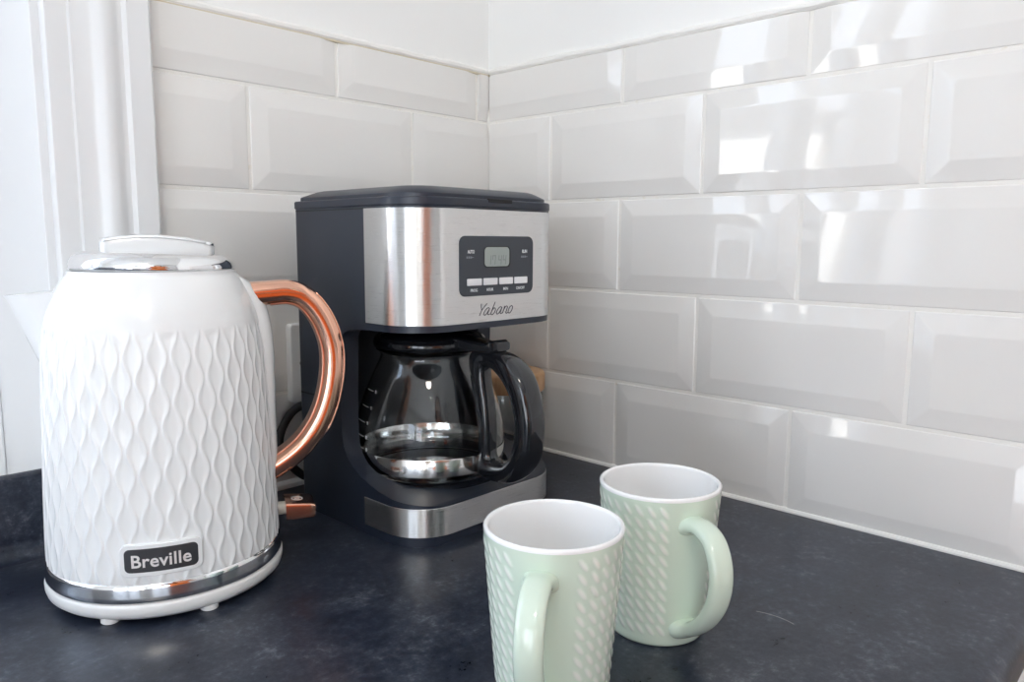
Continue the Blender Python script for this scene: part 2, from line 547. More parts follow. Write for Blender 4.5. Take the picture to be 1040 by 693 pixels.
# unseen glazed door added in the far wall for soft front fill
dr = thing('fill_door', 'unseen glazed white door added in the far wall for fill light', 'door', L(0, 0, 0)); struct(dr)
m_ = MB()
for y0, y1, z0, z1 in ((FY0, FY1, FZ1 - 60, FZ1), (FY0, FY1, FLOOR, FLOOR + 90), (FY0, FY0 + 80, FLOOR + 90, FZ1 - 60), (FY1 - 80, FY1, FLOOR + 90, FZ1 - 60), ((FY0 + FY1) / 2 - 60, (FY0 + FY1) / 2 + 60, FLOOR + 90, FZ1 - 60)):
    m_.box(XW - 70, XW - 10, y0, y1, z0, z1)
m_.build('door_frame', M['upvc'], dr)
for y0, y1 in ((FY0 + 80, (FY0 + FY1) / 2 - 60), ((FY0 + FY1) / 2 + 60, FY1 - 80)):
    m_ = MB(); m_.box(XW - 43, XW - 37, y0, y1, FLOOR + 90, FZ1 - 60); m_.build('pane', M['pane'], dr)

# --- worktop with rounded front edge and coved upstand
m_ = MB()
R = 13
o_ = [(2, -38), (2, 0)]
for i in range(9):
    a = pi / 2 + pi / 2 * i / 8
    o_.append((-625 + R + R * cos(a), -R + R * sin(a)))
for i in range(9):
    a = pi + pi / 2 * i / 8
    o_.append((-625 + R + R * cos(a), -38 + R + R * sin(a)))
m_.prism(o_, -2600, 0, axis='x')
wt = m_.build('worktop', M['slate'], loc=L(0, 0, 0), smooth=40)
tag(wt, 'dark slate-effect laminate worktop running into the tiled corner', 'worktop')
m_ = MB()
o_ = [(3, -1), (3, 68.5), (-2.5, 68.5), (-5.0, 66.5), (-5.6, 63), (-5.6, 14)]
for i in range(1, 9):
    a = pi / 2 * i / 8
    o_.append((-5.6 - 14 + 14 * cos(a), 14 - 14 * sin(a)))
o_.append((-20, -1))
m_.prism(o_, -2600, -432, axis='x')
up = m_.build('upstand', M['slate'], loc=L(0, 0, 0), smooth=40)
tag(up, 'dark slate-effect upstand below the window, behind the kettle', 'upstand')

# base units below the worktop
for k in range(4):
    x1 = -20 - k * 620
    u = thing('base_unit', ['white base unit under the worktop, next to the right wall', 'white base unit under the worktop, second from the right wall', 'white base unit under the worktop, third from the right wall', 'white base unit under the worktop, furthest from the right wall'][k], 'cabinet', L(x1 - 300, -300, FLOOR), group='base units under the worktop')
    m_ = MB(); m_.box(-300, 300, -260, 290, 100, 860); m_.box(-300, 300, -200, 290, 0, 100)
    m_.build('carcass', M['gloss_paint'], u)
    m_ = MB(); m_.box(-297, 297, -282, -262, 105, 855)
    d_ = m_.build('door', M['gloss_paint'], u, bevel=2)
    m_ = MB(); m_.tube([(-80, -284, 790), (-80, -305, 790), (80, -305, 790), (80, -284, 790)], 5, 8)
    m_.build('handle', M['chrome'], d_)


# second window, added to brighten the room, and the kitchen units on the wall behind the camera
w2 = thing('fill_window', 'white framed window added in the wall behind the camera for fill light', 'window', L(0, 0, 0)); struct(w2)
m_ = MB()
for x0_, x1_, za, zb in ((BX0, BX1, BZ0, BZ0 + 55), (BX0, BX1, BZ1 - 55, BZ1), (BX0, BX0 + 55, BZ0 + 55, BZ1 - 55), (BX1 - 55, BX1, BZ0 + 55, BZ1 - 55), ((BX0 + BX1) / 2 - 40, (BX0 + BX1) / 2 + 40, BZ0 + 55, BZ1 - 55)):
    m_.box(x0_, x1_, YW - 80, YW - 20, za, zb)
m_.build('window_frame', M['upvc'], w2)
for x0_, x1_ in ((BX0 + 55, (BX0 + BX1) / 2 - 40), ((BX0 + BX1) / 2 + 40, BX1 - 55)):
    m_ = MB(); m_.box(x0_, x1_, YW - 53, YW - 47, BZ0 + 55, BZ1 - 55); m_.build('pane', M['pane'], w2)
for k in range(4):
    u = thing('base_unit', ['white base unit on the opposite wall, below the cooker hood', 'white base unit on the opposite wall, left of the hood one', 'white base unit on the opposite wall, below the added window', 'white base unit on the opposite wall, in the corner nearest the right wall'][k], 'cabinet', L((-910, -1515, -2120, -305)[k], YW + 300, FLOOR), pi, group='base units on the opposite wall')
    m_ = MB(); m_.box(-300, 300, -260, 290, 100, 860); m_.box(-300, 300, -200, 290, 0, 100)
    m_.build('carcass', M['gloss_paint'], u)
    m_ = MB(); m_.box(-297, 297, -282, -262, 105, 855)
    d_ = m_.build('door', M['gloss_paint'], u, bevel=2)
    m_ = MB(); m_.tube([(-80, -284, 790), (-80, -305, 790), (80, -305, 790), (80, -284, 790)], 5, 8)
    m_.build('handle', M['chrome'], d_)
m_ = MB(); m_.box(-2460, -5, YW + 3, YW + 625, -38, 0)
tag(m_.build('worktop', M['slate'], loc=L(0, 0, 0), bevel=8), 'dark slate-effect worktop on the opposite wall under the hood', 'worktop')
for k in range(2):
    u = thing('wall_cabinet', ['white wall cabinet right beside the right wall, next to the hood', 'white wall cabinet between the hood and the added window'][k], 'cabinet', L((-330, -1430)[k], YW + 160, 480), pi, group='wall cabinets')
    m_ = MB(); m_.box(-240 - 60 * (1 - k), 240 + 60 * (1 - k), -140, 160, 0, 720); m_.build('carcass', M['gloss_paint'], u)
    m_ = MB(); m_.box(-237 - 60 * (1 - k), 237 + 60 * (1 - k), -162, -142, 3, 717); d_ = m_.build('door', M['gloss_paint'], u, bevel=2)
    m_ = MB(); m_.tube([(-80, -164, 60), (-80, -185, 60), (80, -185, 60), (80, -164, 60)], 5, 8); m_.build('handle', M['chrome'], d_)
HD = thing('cooker_hood', 'steel chimney cooker hood on the opposite wall', 'cooker hood', L(-910, YW + 156, 560), pi)
m_ = MB(); m_.loft([[(-260, -230, 0), (260, -230, 0), (260, 155, 0), (-260, 155, 0)], [(-260, -230, 50), (260, -230, 50), (260, 155, 50), (-260, 155, 50)], [(-130, -60, 240), (130, -60, 240), (130, 155, 240), (-130, 155, 240)]]); m_.build('canopy', M['steel_band'], HD)
m_ = MB(); m_.box(-125, 125, -55, 155, 238, 935); m_.build('chimney', M['steel_band'], HD)

# ------------------------------------------------------------------ kettle
HAZ = radians(-25.3)
K = thing('kettle', 'white cordless electric kettle with wavy embossed sides and copper handle', 'kettle', L(-471, -125, 0), HAZ)
def pol(r, a, z): return (r * cos(a), r * sin(a), z)

m_ = MB()
m_.lathe([(0, 3), (74, 3), (79.5, 4.0), (82.3, 6.6), (83.3, 10), (83.4, 13.2), (82.9, 15.0), (81.6, 15.6), (0, 15.6)], 128)
kb = m_.build('base', M['white_plastic'], K, smooth=50)
for adeg in (-143, -93, -33, 27, 87, 147):
    a = radians(adeg) - HAZ
    m_ = MB(); m_.lathe([(0, 0), (5.5, 0), (6.2, 0.6), (6.2, 4), (0, 4)], 20, c=(74 * cos(a), 74 * sin(a)))
    m_.build('foot', M['white_plastic'], kb)
m_ = MB(); m_.lathe([(70, 15.6), (81.5, 15.6), (82.6, 16.6), (82.5, 20), (82.0, 25), (81.7, 28.3), (80.8, 29), (76, 29)], 160)
m_.build('chrome_band', M['chrome'], K, smooth=60)

KP = [(27, 81.2), (36, 81.4), (60, 80.8), (80, 80.1), (123, 78.3), (151, 77.2), (178, 75.6), (192, 73.7), (200, 72.1), (206, 70.8), (216, 67.2), (225, 63.0), (230, 59.6), (233.5, 56.6), (235.5, 54), (236.2, 50), (236.4, 40), (236.4, 0)]
def kr(z):
    return interp(KP, z)
dense = catmull([(z, r, 0) for z, r in KP[:14]], 6)
def kr(z):
    return interp([(p[0], p[1]) for p in dense], z)
NC = 64; SUB = 10; LAM = 31.4; DEP = 1.0; AMP = 0.26
zs = [27 + (198.0 - 27) * i / 170 for i in range(171)] + [199.5, 201, 203, 205, 207.5, 210, 213, 216, 219, 221.5, 224, 226.5, 229, 231, 233, 234.5, 235.5, 236.1]
vs = []
for z in zs:
    r0 = kr(z)
    fade = 1 - sstep(192, 199, z)
    ph = cos(2 * pi * (z - 40) / LAM)
    for k in range(NC):
        a = (1 if k % 2 == 0 else -1) * AMP * ph
        w_ = 1 - 2 * a
        for i in range(SUB):
            u = i / SUB
            t = 2 * u - 1
            tm = min(1.0, abs(t) / (1 - 0.17 / w_))
            d = DEP * fade * (1 - tm ** 3) * min(1, w_ / 1.5) ** 0.45
            th = (k + a + u * w_) * 2 * pi / NC
            vs.append(pol(r0 - d, th, z))
n = NC * SUB
fs = []
for q in range(len(zs) - 1):
    for i in range(n):
        j = (i + 1) % n
        fs.append((q * n + i, q * n + j, (q + 1) * n + j, (q + 1) * n + i))
o_ = len(vs)
vs.append((0, 0, 236.4))
for i in range(n):
    fs.append(((len(zs) - 1) * n + i, (len(zs) - 1) * n + (i + 1) % n, o_))
fs.append(tuple(reversed(range(n))))
m_ = MB(); m_.add(vs, fs)
m_.build('body', M['kettle_shell'], K, smooth=60)

# spine behind the handle
SPN = [(66, 80.9), (69, 81.4), (73, 82.2), (110, 82.3), (140, 82.5), (170, 82.5), (184, 82.0), (193, 81.0), (201, 79.7), (208, 77.9), (216, 75.4), (223, 72.0), (228, 67.5), (231, 62), (234, 56)]
m_ = MB()
rings = []
for i in range(41):
    z = 66 + (233 - 66) * i / 40
    e = min(1, sqrt(max(0, sin(pi * min(1, max(0, (i + 0.4) / 40.8)))) * 3.0)); e = min(1, e)
    r0 = kr(z)
    half = 15.5
    ring = []
    for q in range(13):
        s = -1 + 2 * q / 12
        hgt = (1 - abs(s) ** 3)
        ang = s * half / r0
        ring.append(pol(r0 - 2.5 + (max(r0 + 0.3, interp(SPN, z)) - r0 + 2.5) * (0.25 + 0.75 * hgt) * min(1, e * 1.0), ang, z))
    for q in range(12, -1, -3):
        s = -1 + 2 * q / 12
        ring.append(pol(r0 - 6, s * half / r0, z))
    rings.append(ring)
m_.loft(rings)
m_.build('handle_mount', M['white_gloss'], K, smooth=60)

# spout, opposite the handle
m_ = MB()
rings_o = []; rows_ = 18; cols_ = 20
tip = {}
for side in (0, 1):
    pass
outer = []; inner = []
for i in range(rows_ + 1):
    t = i / rows_
    z = 164 + (221.5 - 164) * t
    rb = kr(min(z, 221)) - 1.5
    reach = (kr(168) - 2) + (95.0 - kr(168) + 2) * t ** 0.92 + 0.0
    if t > 0.9: reach += 1.2 * (t - 0.9) / 0.1
    wd = 3 + 20.5 * t ** 0.8
    zlip = z - 2.6 * t * 0
    ro = []; ri = []
    for q in range(cols_ + 1):
        s = -1 + 2 * q / cols_
        k = 1 - abs(s) ** 1.25
        r_ = rb + (max(reach, rb + 0.3) - rb) * k
        y_ = s * wd
        nose = k * t
        ro.append((-sqrt(max(1, r_ * r_ - y_ * y_ * (1 - k))), y_, z - 2.5 * (1 - k) * t * 0 - 2.6 * nose * (1 if i == rows_ else t)))
        r2 = rb - 3 + (max(reach - 2.6, rb - 1) - rb + 3) * k
        y2 = s * max(0.5, wd - 1.8)
        ri.append((-sqrt(max(1, r2 * r2 - y2 * y2 * (1 - k))), y2, ro[-1][2] + (0.0 if i == rows_ else 0.0)))
    outer.append(ro); inner.append(ri)
nn = cols_ + 1
vs = [p for r in outer for p in r] + [p for r in inner for p in r]
off = len(outer) * nn
fs = []
for i in range(rows_):
    for q in range(cols_):
        a = i * nn + q
        fs.append((a, a + 1, a + nn + 1, a + nn))
        fs.append((off + a, off + a + nn, off + a + nn + 1, off + a + 1))
for q in range(cols_):
    a = rows_ * nn + q
    fs.append((a, a + 1, off + a + 1, off + a)); fs.append((q + 1, q, off + q, off + q + 1))
m_.add(vs, fs)
m_.build('spout', M['white_gloss'], K, smooth=50)

# lid: chrome collar, white bridge handle with chrome top strip; the lid slopes down a little towards the handle
lid = MB(); lid.lathe([(50, 234.5), (53.6, 235.2), (55.0, 237.2), (55.2, 239.8), (54.4, 242.6), (52.4, 245.4), (49.5, 247.3), (46, 248.3), (40, 249.0), (20, 249.6), (0, 249.8)], 128)
lo = lid.build('lid', M['chrome'], K, smooth=60)
TL = radians(1.6)
lo.rotation_euler = (0, TL, 0); lo.location = (-sin(TL) * 0.244 , 0, 0)
m_ = MB(); rings = []
def arch(u): return 260.2 - 5.2 * ((u - 2.5) / 38) ** 2 * 0.9
us = [-35.0, -34.2, -32.5] + [-30 + 68 * i / 24 for i in range(25)] + [40.0, 41.4, 42]
for u in us:
    e = min(1, sqrt(max(0.02, 1 - max(0, (abs(u - 3.5) - 33) / 5.6) ** 2)))
    hw = 13.5 * e
    zt = arch(u)
    rings.append([(u, -hw, 246), (u, hw, 246), (u, hw, zt - 1.5), (u, hw - 1.0, zt), (u, -hw + 1.0, zt), (u, -hw, zt - 1.5)])
m_.loft(rings)
m_.build('lid_handle', M['white_gloss'], lo, smooth=35)
m_ = MB(); rings = []
for u in us:
    e = min(1, sqrt(max(0.02, 1 - max(0, (abs(u - 3.5) - 33) / 5.6) ** 2)))
    hw = 14.2 * e
    zt = arch(u)
    rings.append([(u, -hw, zt - 0.6), (u, -hw + 0.4, zt + 1.0), (u, -hw * 0.6, zt + 2.1), (u, 0, zt + 2.5), (u, hw * 0.6, zt + 2.1), (u, hw - 0.4, zt + 1.0), (u, hw, zt - 0.6)])
m_.loft(rings)
m_.build('lid_strip', M['chrome'], lo, smooth=60)

# handle
cen = catmull([(66, 0, 216.5), (80, 0, 217.5), (95, 0, 218.0), (108, 0, 212.5), (119.5, 0, 197), (126.3, 0, 177), (127.2, 0, 157), (123.5, 0, 134), (116, 0, 114), (105, 0, 98), (92, 0, 86.5), (78, 0, 78), (70, 0, 74.5)], 8)
def handle_sweep(cen, fr, ft, shift=0.0, n=28, e=2.6):
    rings = []
    P = [Vector(p) for p in cen]
    N = len(P)
    for i, p in enumerate(P):
        t = (P[min(i + 1, N - 1)] - P[max(i - 1, 0)]).normalized()
        side = Vector((0, 1, 0)); out = side.cross(t) * -1
        # outward = away from loop centre
        if out.dot(p - Vector((85, 0, 150))) < 0: out = -out
        s = i / (N - 1)
        a = fr(s); w = ft(s)
        ring = []
        for k in range(n):
            th = 2 * pi * k / n
            c, q = cos(th), sin(th)
            c = math.copysign(abs(c) ** (2 / e), c); q = math.copysign(abs(q) ** (2 / e), q)
            ring.append(tuple(p + out * (a * c + shift) + side * (w * q)))
        rings.append(ring)
    return rings
m_ = MB()
m_.loft(handle_sweep(cen, lambda s: 9.6 - 0.6 * sin(pi * s), lambda s: 12.5 - 0.5 * s))
hd = m_.build('handle', M['copper'], K, smooth=60)
m_ = MB()
m_.loft(handle_sweep(cen[22:70], lambda s: 1.6 * min(1, 0.05 + 3 * sin(pi * s)), lambda s: 7.8 * min(1, 0.15 + 4 * sin(pi * s)), shift=8.2))
m_.build('grip_strip', M['copper'], hd, smooth=60)
m_ = MB()
m_.loft(handle_sweep(cen[8:-10], lambda s: 1.4, lambda s: 8.0, shift=-8.6))
m_.build('grip_insert', M['copper_dark'], hd, smooth=60)
# switch
sw = MB(); sw.prism([], 0, 0) if False else None
sw = MB()
rings = []
for i in range(13):
    u = 86.5 + 22.5 * i / 12
    e = min(1, sqrt(max(0.0, 1 - max(0, (u - 106.6) / 2.6) ** 2)) + 0.2)
    zt = 50.5 - 0.10 * (u - 86); zb = 36.5
    o2 = rrect(-14 * (0.85 + 0.15 * e), 14 * (0.85 + 0.15 * e), zb + (1 - e) * 2, zt - (1 - e) * 2, 2.0, 4)
    rings.append([(u, a, c) for a, c in o2])
sw.loft(rings)
swo = sw.build('switch', M['copper'], K, smooth=50)
m_ = MB()
pth = [(0, 0, 0)]
m_.tube([(76, 0, 43), (88, 0, 43)], 5.2, 16)
m_.build('switch_stem', M['cream_plastic'], swo)
m_ = MB()
def topz(u): return 50.5 - 0.10 * (u - 86) + 0.15
m_.tube([(96 + 4.2 * cos(2 * pi * i / 24), 4.2 * sin(2 * pi * i / 24), topz(96 + 4.2 * cos(2 * pi * i / 24))) for i in range(24)], 0.45, 6, closed=True)
m_.tube([(94, 0, topz(94)), (98.2, 0, topz(98.2))], 0.5, 6)
m_.build('power_symbol', M['badge_silver'], swo)

# badge wrapped on the lower body
BA = radians(-115.1) - HAZ; BZ = 46.0
def wrap(x, y, h, r=81.3):
    return pol(r + h, BA + x / r, BZ + y)
def plate(hw, hh, rad, h0, h1, name, m, parent):
    ol = rrect(-hw, hw, -hh, hh, rad, 6)
    # resample the long sides so that the plate bends with the body
    pts = []
    for (a, c), (a2, c2) in zip(ol, ol[1:] + ol[:1]):
        k = max(1, int(abs(a2 - a) / 2.5))
        for i in range(k): pts.append((a + (a2 - a) * i / k, c + (c2 - c) * i / k))
    mm = MB(); n = len(pts)
    lev = [(1.0, h0), (1.0, h1 - 0.4), (0.985, h1)]
    vs = []
    for s, h in lev:
        vs += [wrap(a * s if s == 1 else a - math.copysign(0.5, a), c if s == 1 else c - math.copysign(0.5, c), h) for a, c in pts]
    fs = []
    for q in range(2):
        for i in range(n):
            j = (i + 1) % n; fs.append((q * n + i, q * n + j, (q + 1) * n + j, (q + 1) * n + i))
    # cap as vertical strips: pair points of equal x on the upper and lower halves
    cols = 24
    base = len(vs)
    def ylim(x):
        ax = abs(x)
        if ax <= hw - rad: return hh - 0.5
        dx = ax - (hw - rad)
        return max(0, hh - 0.5 - rad + sqrt(max(0, rad * rad - dx * dx)))
    for i in range(cols + 1):
        x = -(hw - 0.5) + 2 * (hw - 0.5) * i / cols
        y = ylim(x)
        for k in range(3):
            vs.append(wrap(x, -y + y * k, h1))
    for i in range(cols):
        for k in range(2):
            a = base + i * 3 + k
            fs.append((a, a + 3, a + 4, a + 1))
    mm.add(vs, fs)
    return mm.build(name, m, parent, smooth=50)
bd = plate(25.8, 11.1, 5.4, -3.0, 1.1, 'badge', M['white_gloss'], K)
plate(22.9, 8.3, 3.6, 0.0, 1.4, 'badge_plate', M['badge_black'], bd)
tv, tf = text_mesh('Breville', 12.2, 0.15, bold=0.22, spacing=1.04, width=36.5)
m_ = MB(); m_.add([wrap(a, c - 0.3, 1.42 + h) for a, c, h in tv], tf)
m_.build('badge_lettering', M['badge_silver'], bd, smooth=None)

# ------------------------------------------------------------------ coffee maker
X0, X1, YF, YB = -316, -130, -235.5, -58
CX = (X0 + X1) / 2           # -223
CY = -146.6
CM = thing('coffee_maker', 'black drip coffee maker with brushed steel front and digital panel', 'coffee maker', L(CX, CY, 0))
def cx(x): return x - CX
def cy(y): return y - CY
def bool_obj(o, other, op):
    m = o.modifiers.new('b', 'BOOLEAN'); m.operation = op; m.object = other; m.solver = 'EXACT'
    me = evaluated(o, o.name)
    o.modifiers.clear()
    o.data = me
    bpy.data.objects.remove(other)
# side profile (y, z) of the housing: base, deck, tower, overhanging head
side = [(YB, 0), (YF + 3, 0), (YF + 3, 8), (YF, 8), (YF, 34.5), (-230, 36.0), (-205, 39.5), (-185, 42.5), (-171, 46), (-158, 50.5), (-146, 57), (-138, 64.5), (-133, 73), (-131, 84), (-132, 120), (-134, 170)]
for i in range(1, 7):
    a = pi / 2 * i / 6
    side.append((-134 - 9 * (1 - cos(a)), 170 + 9 * sin(a) + 0.0))
side += [(-150, 181), (-175, 182.5), (YF, 183.2), (YF, 293.5), (YB, 293.5)]
m_ = MB(); m_.prism([(cy(a), c) for a, c in side], cx(X0 - 5), cx(X1 + 5), axis='x')
hs = m_.build('housing', M['black'], CM, smooth=None)
c_ = MB(); c_.prism([(cx(a), cy(c)) for a, c in rrect(X0, X1, YF, YB, (8, 8, 40, 40), 14)], -5, 320)
co = c_.build('cutter', M['black'], CM, smooth=None)
bool_obj(hs, co, 'INTERSECT')
c_ = MB(); c_.lathe([(0, 35.5), (74, 35.5), (75.5, 37), (76.5, 60), (76.5, 183.8), (0, 183.8)], 96)
co = c_.build('cutter', M['black'], CM, smooth=None)
bool_obj(hs, co, 'DIFFERENCE')
finish(hs, 28, bevel=0.9, seg=2)

# seam grooves on the left side (thin dark inlay lines)
m_ = MB(); m_.box(cx(X0) - 0.25, cx(X0) + 0.3, cy(-130), cy(YB - 6), 113.4, 114.8)
m_.build('seam', M['gap'], CM)
m_ = MB(); m_.box(cx(X0) - 0.25, cx(X0) + 0.3, cy(-173.5), cy(YB - 6), 284.2, 285.0)
m_.build('seam', M['gap'], CM)

def shell(yl, z0, z1, h, name):
    """steel skin around the front: from y=yl on one side, round the corners, to y=yl on the other"""
    path = [(X0, yl)]
    for i in range(17):
        a = pi + pi / 2 * i / 16
        path.append((X0 + 40 + 40 * cos(a), YF + 40 + 40 * sin(a)))
    for i in range(1, 8):
        path.append((X0 + 40 + (X1 - X0 - 80) * i / 8, YF))
    for i in range(17):
        a = 1.5 * pi + pi / 2 * i / 16
        path.append((X1 - 40 + 40 * cos(a), YF + 40 + 40 * sin(a)))
    path.append((X1, yl))
    mm = MB(); rings = []
    for i, (a, c) in enumerate(path):
        p0 = path[max(0, i - 1)]; p1 = path[min(len(path) - 1, i + 1)]
        tx, ty = p1[0] - p0[0], p1[1] - p0[1]; l = hypot(tx, ty)
        nx, ny = ty / l, -tx / l
        def P(hh, z): return (cx(a + nx * hh), cy(c + ny * hh), z)
        rings.append([P(-0.6, z0), P(h - 0.25, z0), P(h, z0 + 0.3), P(h, z1 - 0.3), P(h - 0.25, z1), P(-0.6, z1)])
    mm.loft(rings)
    return mm.build(name, M['steel'], CM, smooth=28)
shell(-171, 188.7, 284.6, 0.7, 'front_panel')
shell(-164, 8.6, 33.6, 0.7, 'base_trim')
# rim above the steel, and raised lid
m_ = MB()
o1 = [(cx(a), cy(c)) for a, c in rrect(X0 - 1.0, X1 + 1.0, YF - 1.0, YB + 1, (9, 9, 41, 41), 14)]
m_.prism(o1, 286.2, 293.6)
hr = m_.build('top_rim', M['black'], CM, smooth=28, bevel=1.6, seg=3)
m_ = MB()
lv = [(4.0, 293.0), (4.0, 296.6), (4.6, 297.4), (15, 302.2), (19, 303.2), (30, 303.6)]
rings = []
for ins, z in lv:
    rings.append([(cx(a), cy(c), z) for a, c in rrect(X0 + ins, X1 - ins, YF + ins, YB - ins, (6, 6, max(10, 40 - ins), max(10, 40 - ins)), 14)])
m_.loft(rings)
m_.build('water_lid', M['black'], CM, smooth=35)
m_ = MB(); m_.box(cx(-235), cx(-205), cy(YF - 1.35), cy(YF + 8), 290.6, 294.2)
m_.build('finger_notch', M['gap'], CM, bevel=0.8)
# filter basket outlet below the head and hot plate
m_ = MB(); m_.lathe([(0, 178.6), (40, 178.6), (56, 180.0), (61, 183.0), (61, 186.0), (0, 186.0)], 64)
m_.build('basket_outlet', M['black_gloss'], CM, smooth=40)
m_ = MB(); m_.lathe([(0, 34), (60, 34), (64, 34.2), (66, 35.8), (70, 36.0), (70, 33), (0, 33)], 64)
m_.build('hot_plate', M['black_gloss'], CM, smooth=40)
# feet
for fx, fy in ((X0 + 34, YF + 34), (X1 - 34, YF + 34), (X0 + 20, YB - 16), (X1 - 20, YB - 16)):
    m_ = MB(); m_.lathe([(0, -0.0), (8, 0.0), (8, 2.5), (0, 2.5)], 16, c=(cx(fx), cy(fy)))
    m_.build('foot', M['rubber'], CM)
# control panel
def fr(x, z, h): return (cx(x), cy(YF - 0.7 - h), z)
def front_plate(x0, x1, z0, z1, r, h0, h1, name, m, parent, bevel=0.4):
    mm = MB(); ol = rrect(x0, x1, z0, z1, r, 6); n = len(ol)
    vs = [fr(a, c, h0) for a, c in ol] + [fr(a, c, h1) for a, c in ol]
    fs = [tuple(range(n)), tuple(range(n, 2 * n))] + [(i, (i + 1) % n, n + (i + 1) % n, n + i) for i in range(n)]
    mm.add(vs, fs)
    return mm.build(name, m, parent, smooth=30, bevel=bevel)
pn = front_plate(-268.8, -177.3, 211.6, 262.4, 6.5, -0.4, 0.5, 'control_panel', M['panel'], CM)
front_plate(-240.6, -207.4, 235.4, 253.8, 4.2, 0.3, 0.75, 'display_bezel', M['rubber'], pn, 0.2)
front_plate(-239.6, -209.2, 236.3, 253.0, 3.6, 0.5, 0.95, 'display', M['lcd'], pn, 0.2)
for a, c in ((-260.3, -243.6), (-241.2, -224.4), (-221.8, -205.0), (-202.6, -186.0)):
    front_plate(a, c, 220.6, 226.5, 0.7, 0.3, 1.7, 'button', M['button'], pn, 0.4)
def front_text(mm, txt, x, z, size, width=None, bold=0.05, h=0.6):
    tv, tf = text_mesh(txt, size, 0.05, bold=bold, width=width)
    mm.add([fr(x + a, z + c, h + e) for a, c, e in tv], tf)
for nm, tx, x, z, sz, wd, bo in (('button_lettering', 'PROG', -252.0, 216.6, 3.6, 8.2, 0.05), ('button_lettering', 'HOUR', -232.8, 216.6, 3.6, 8.0, 0.05),
        ('button_lettering', 'MIN', -213.4, 216.6, 3.6, 6.0, 0.05), ('button_lettering', 'ON/OFF', -194.3, 216.6, 3.6, 11.0, 0.05),
        ('indicator_lettering', 'AUTO', -255.5, 249.2, 4.0, 8.0, 0.12), ('indicator_lettering', 'RUN', -189.0, 249.2, 4.0, 6.2, 0.12)):
    m_ = MB(); front_text(m_, tx, x, z, sz, wd, bo); m_.build(nm, M['print_white'], pn, smooth=None)
for x in (-257.8, -190.5):
    m_ = MB()
    for i in range(3):
        ox = x + (i - 1) * 2.2
        m_.add([fr(ox + sx * 0.85, 244.4 + sz * 0.9, 0.62) for sx, sz in ((-1, -1), (1, -1), (1, 1), (-1, 1))], [(0, 1, 2, 3)])
    m_.add([fr(x + 4.2 + sx * 1.2, 244.4 + sz * 0.3, 0.62) for sx, sz in ((-1, -1), (1, -1), (1, 1), (-1, 1))], [(0, 1, 2, 3)])
    m_.build('indicator_marks', M['print_grey'], pn, smooth=None)
# seven-segment time 17:44
def seg_digit(mm, ch, x, z, w=4.0, hgt=8.0, t=0.75):
    segs = {'1': 'bc', '7': 'abcf', '4': 'bcfg'}[ch]
    H = hgt / 2
    R_ = {'a': (0, w, hgt - t, hgt), 'b': (w - t, w, H, hgt), 'c': (w - t, w, 0, H), 'd': (0, w, 0, t), 'e': (0, t, 0, H), 'f': (0, t, H, hgt), 'g': (0, w, H - t / 2, H + t / 2)}
    for s in segs:
        a, c, e, f = R_[s]
        sl = 0.12
        mm.add([fr(x + p + q * sl, z + q, 1.0) for p, q in ((a, e), (c, e), (c, f), (a, f))], [(0, 1, 2, 3)])
m_ = MB()
for ch, x in (('1', -236.5), ('7', -231.0), ('4', -223.5), ('4', -218.0)):
    seg_digit(m_, ch, x, 238.0)
m_.build('display_digits', M['lcd_ink'], pn, smooth=None)
# script maker's name: pen strokes
def script(strokes):
    mm = MB()
    for st in strokes:
        pts = catmull([(p[0], p[1], 0) for p in st], 5) if len(st) > 2 else [(p[0], p[1], 0) for p in st]
        path = []
        for zx, zy, _ in pts:
            x = -245.6 + (zx - 130) / 680 * 41.9
            z = 194.4 + ((440 - (zx - 130) * 0.088) - zy) / 20.8 * 0.89
            path.append(fr(x, z, 0.05))
        mm.tube(path, 0.42, 6)
    return mm
def sh(st, dx, dy): return [(a + dx, c + dy) for a, c in st]
A1 = [(338, 292), (312, 274), (275, 300), (240, 350), (222, 405), (240, 428), (275, 400), (310, 340), (336, 290)]
A2 = [(336, 290), (318, 345), (300, 400), (315, 418), (345, 400)]
script([[(175, 195), (172, 260), (182, 322)], [(287, 190), (235, 255), (182, 325)], [(182, 322), (158, 385), (135, 440)],
        A1, A2, [(450, 155), (405, 270), (355, 405)], [(358, 400), (385, 335), (425, 280), (452, 292), (445, 345), (415, 395), (385, 418), (356, 402)],
        sh(A1, 250, -22), sh(A2, 250, -22), [(642, 238), (622, 310), (596, 388)], [(612, 340), (650, 265), (685, 238), (700, 258), (680, 320), (665, 375), (682, 388), (705, 372)],
        [(790, 226), (750, 255), (722, 315), (715, 362), (738, 385), (775, 350), (802, 290), (808, 250), (790, 226)]]).build('brand_lettering', M['print_dark'], CM)
# mains lead looping out behind the machine
m_ = MB()
pth = catmull([(-285, -60, 98), (-296, -46, 97), (-308, -36, 90), (-319, -33, 75), (-324, -33, 59), (-319, -32, 45), (-308, -30, 30), (-292, -28, 16), (-268, -25, 7), (-240, -26, 5), (-215, -26, 12), (-200, -27, 40), (-196, -28, 80), (-198, -28, 110), (-205, -20, 125)], 6)
m_.tube([(cx(a), cy(c), e) for a, c, e in pth], 4.2, 12)
m_.build('mains_lead', M['rubber'], CM)

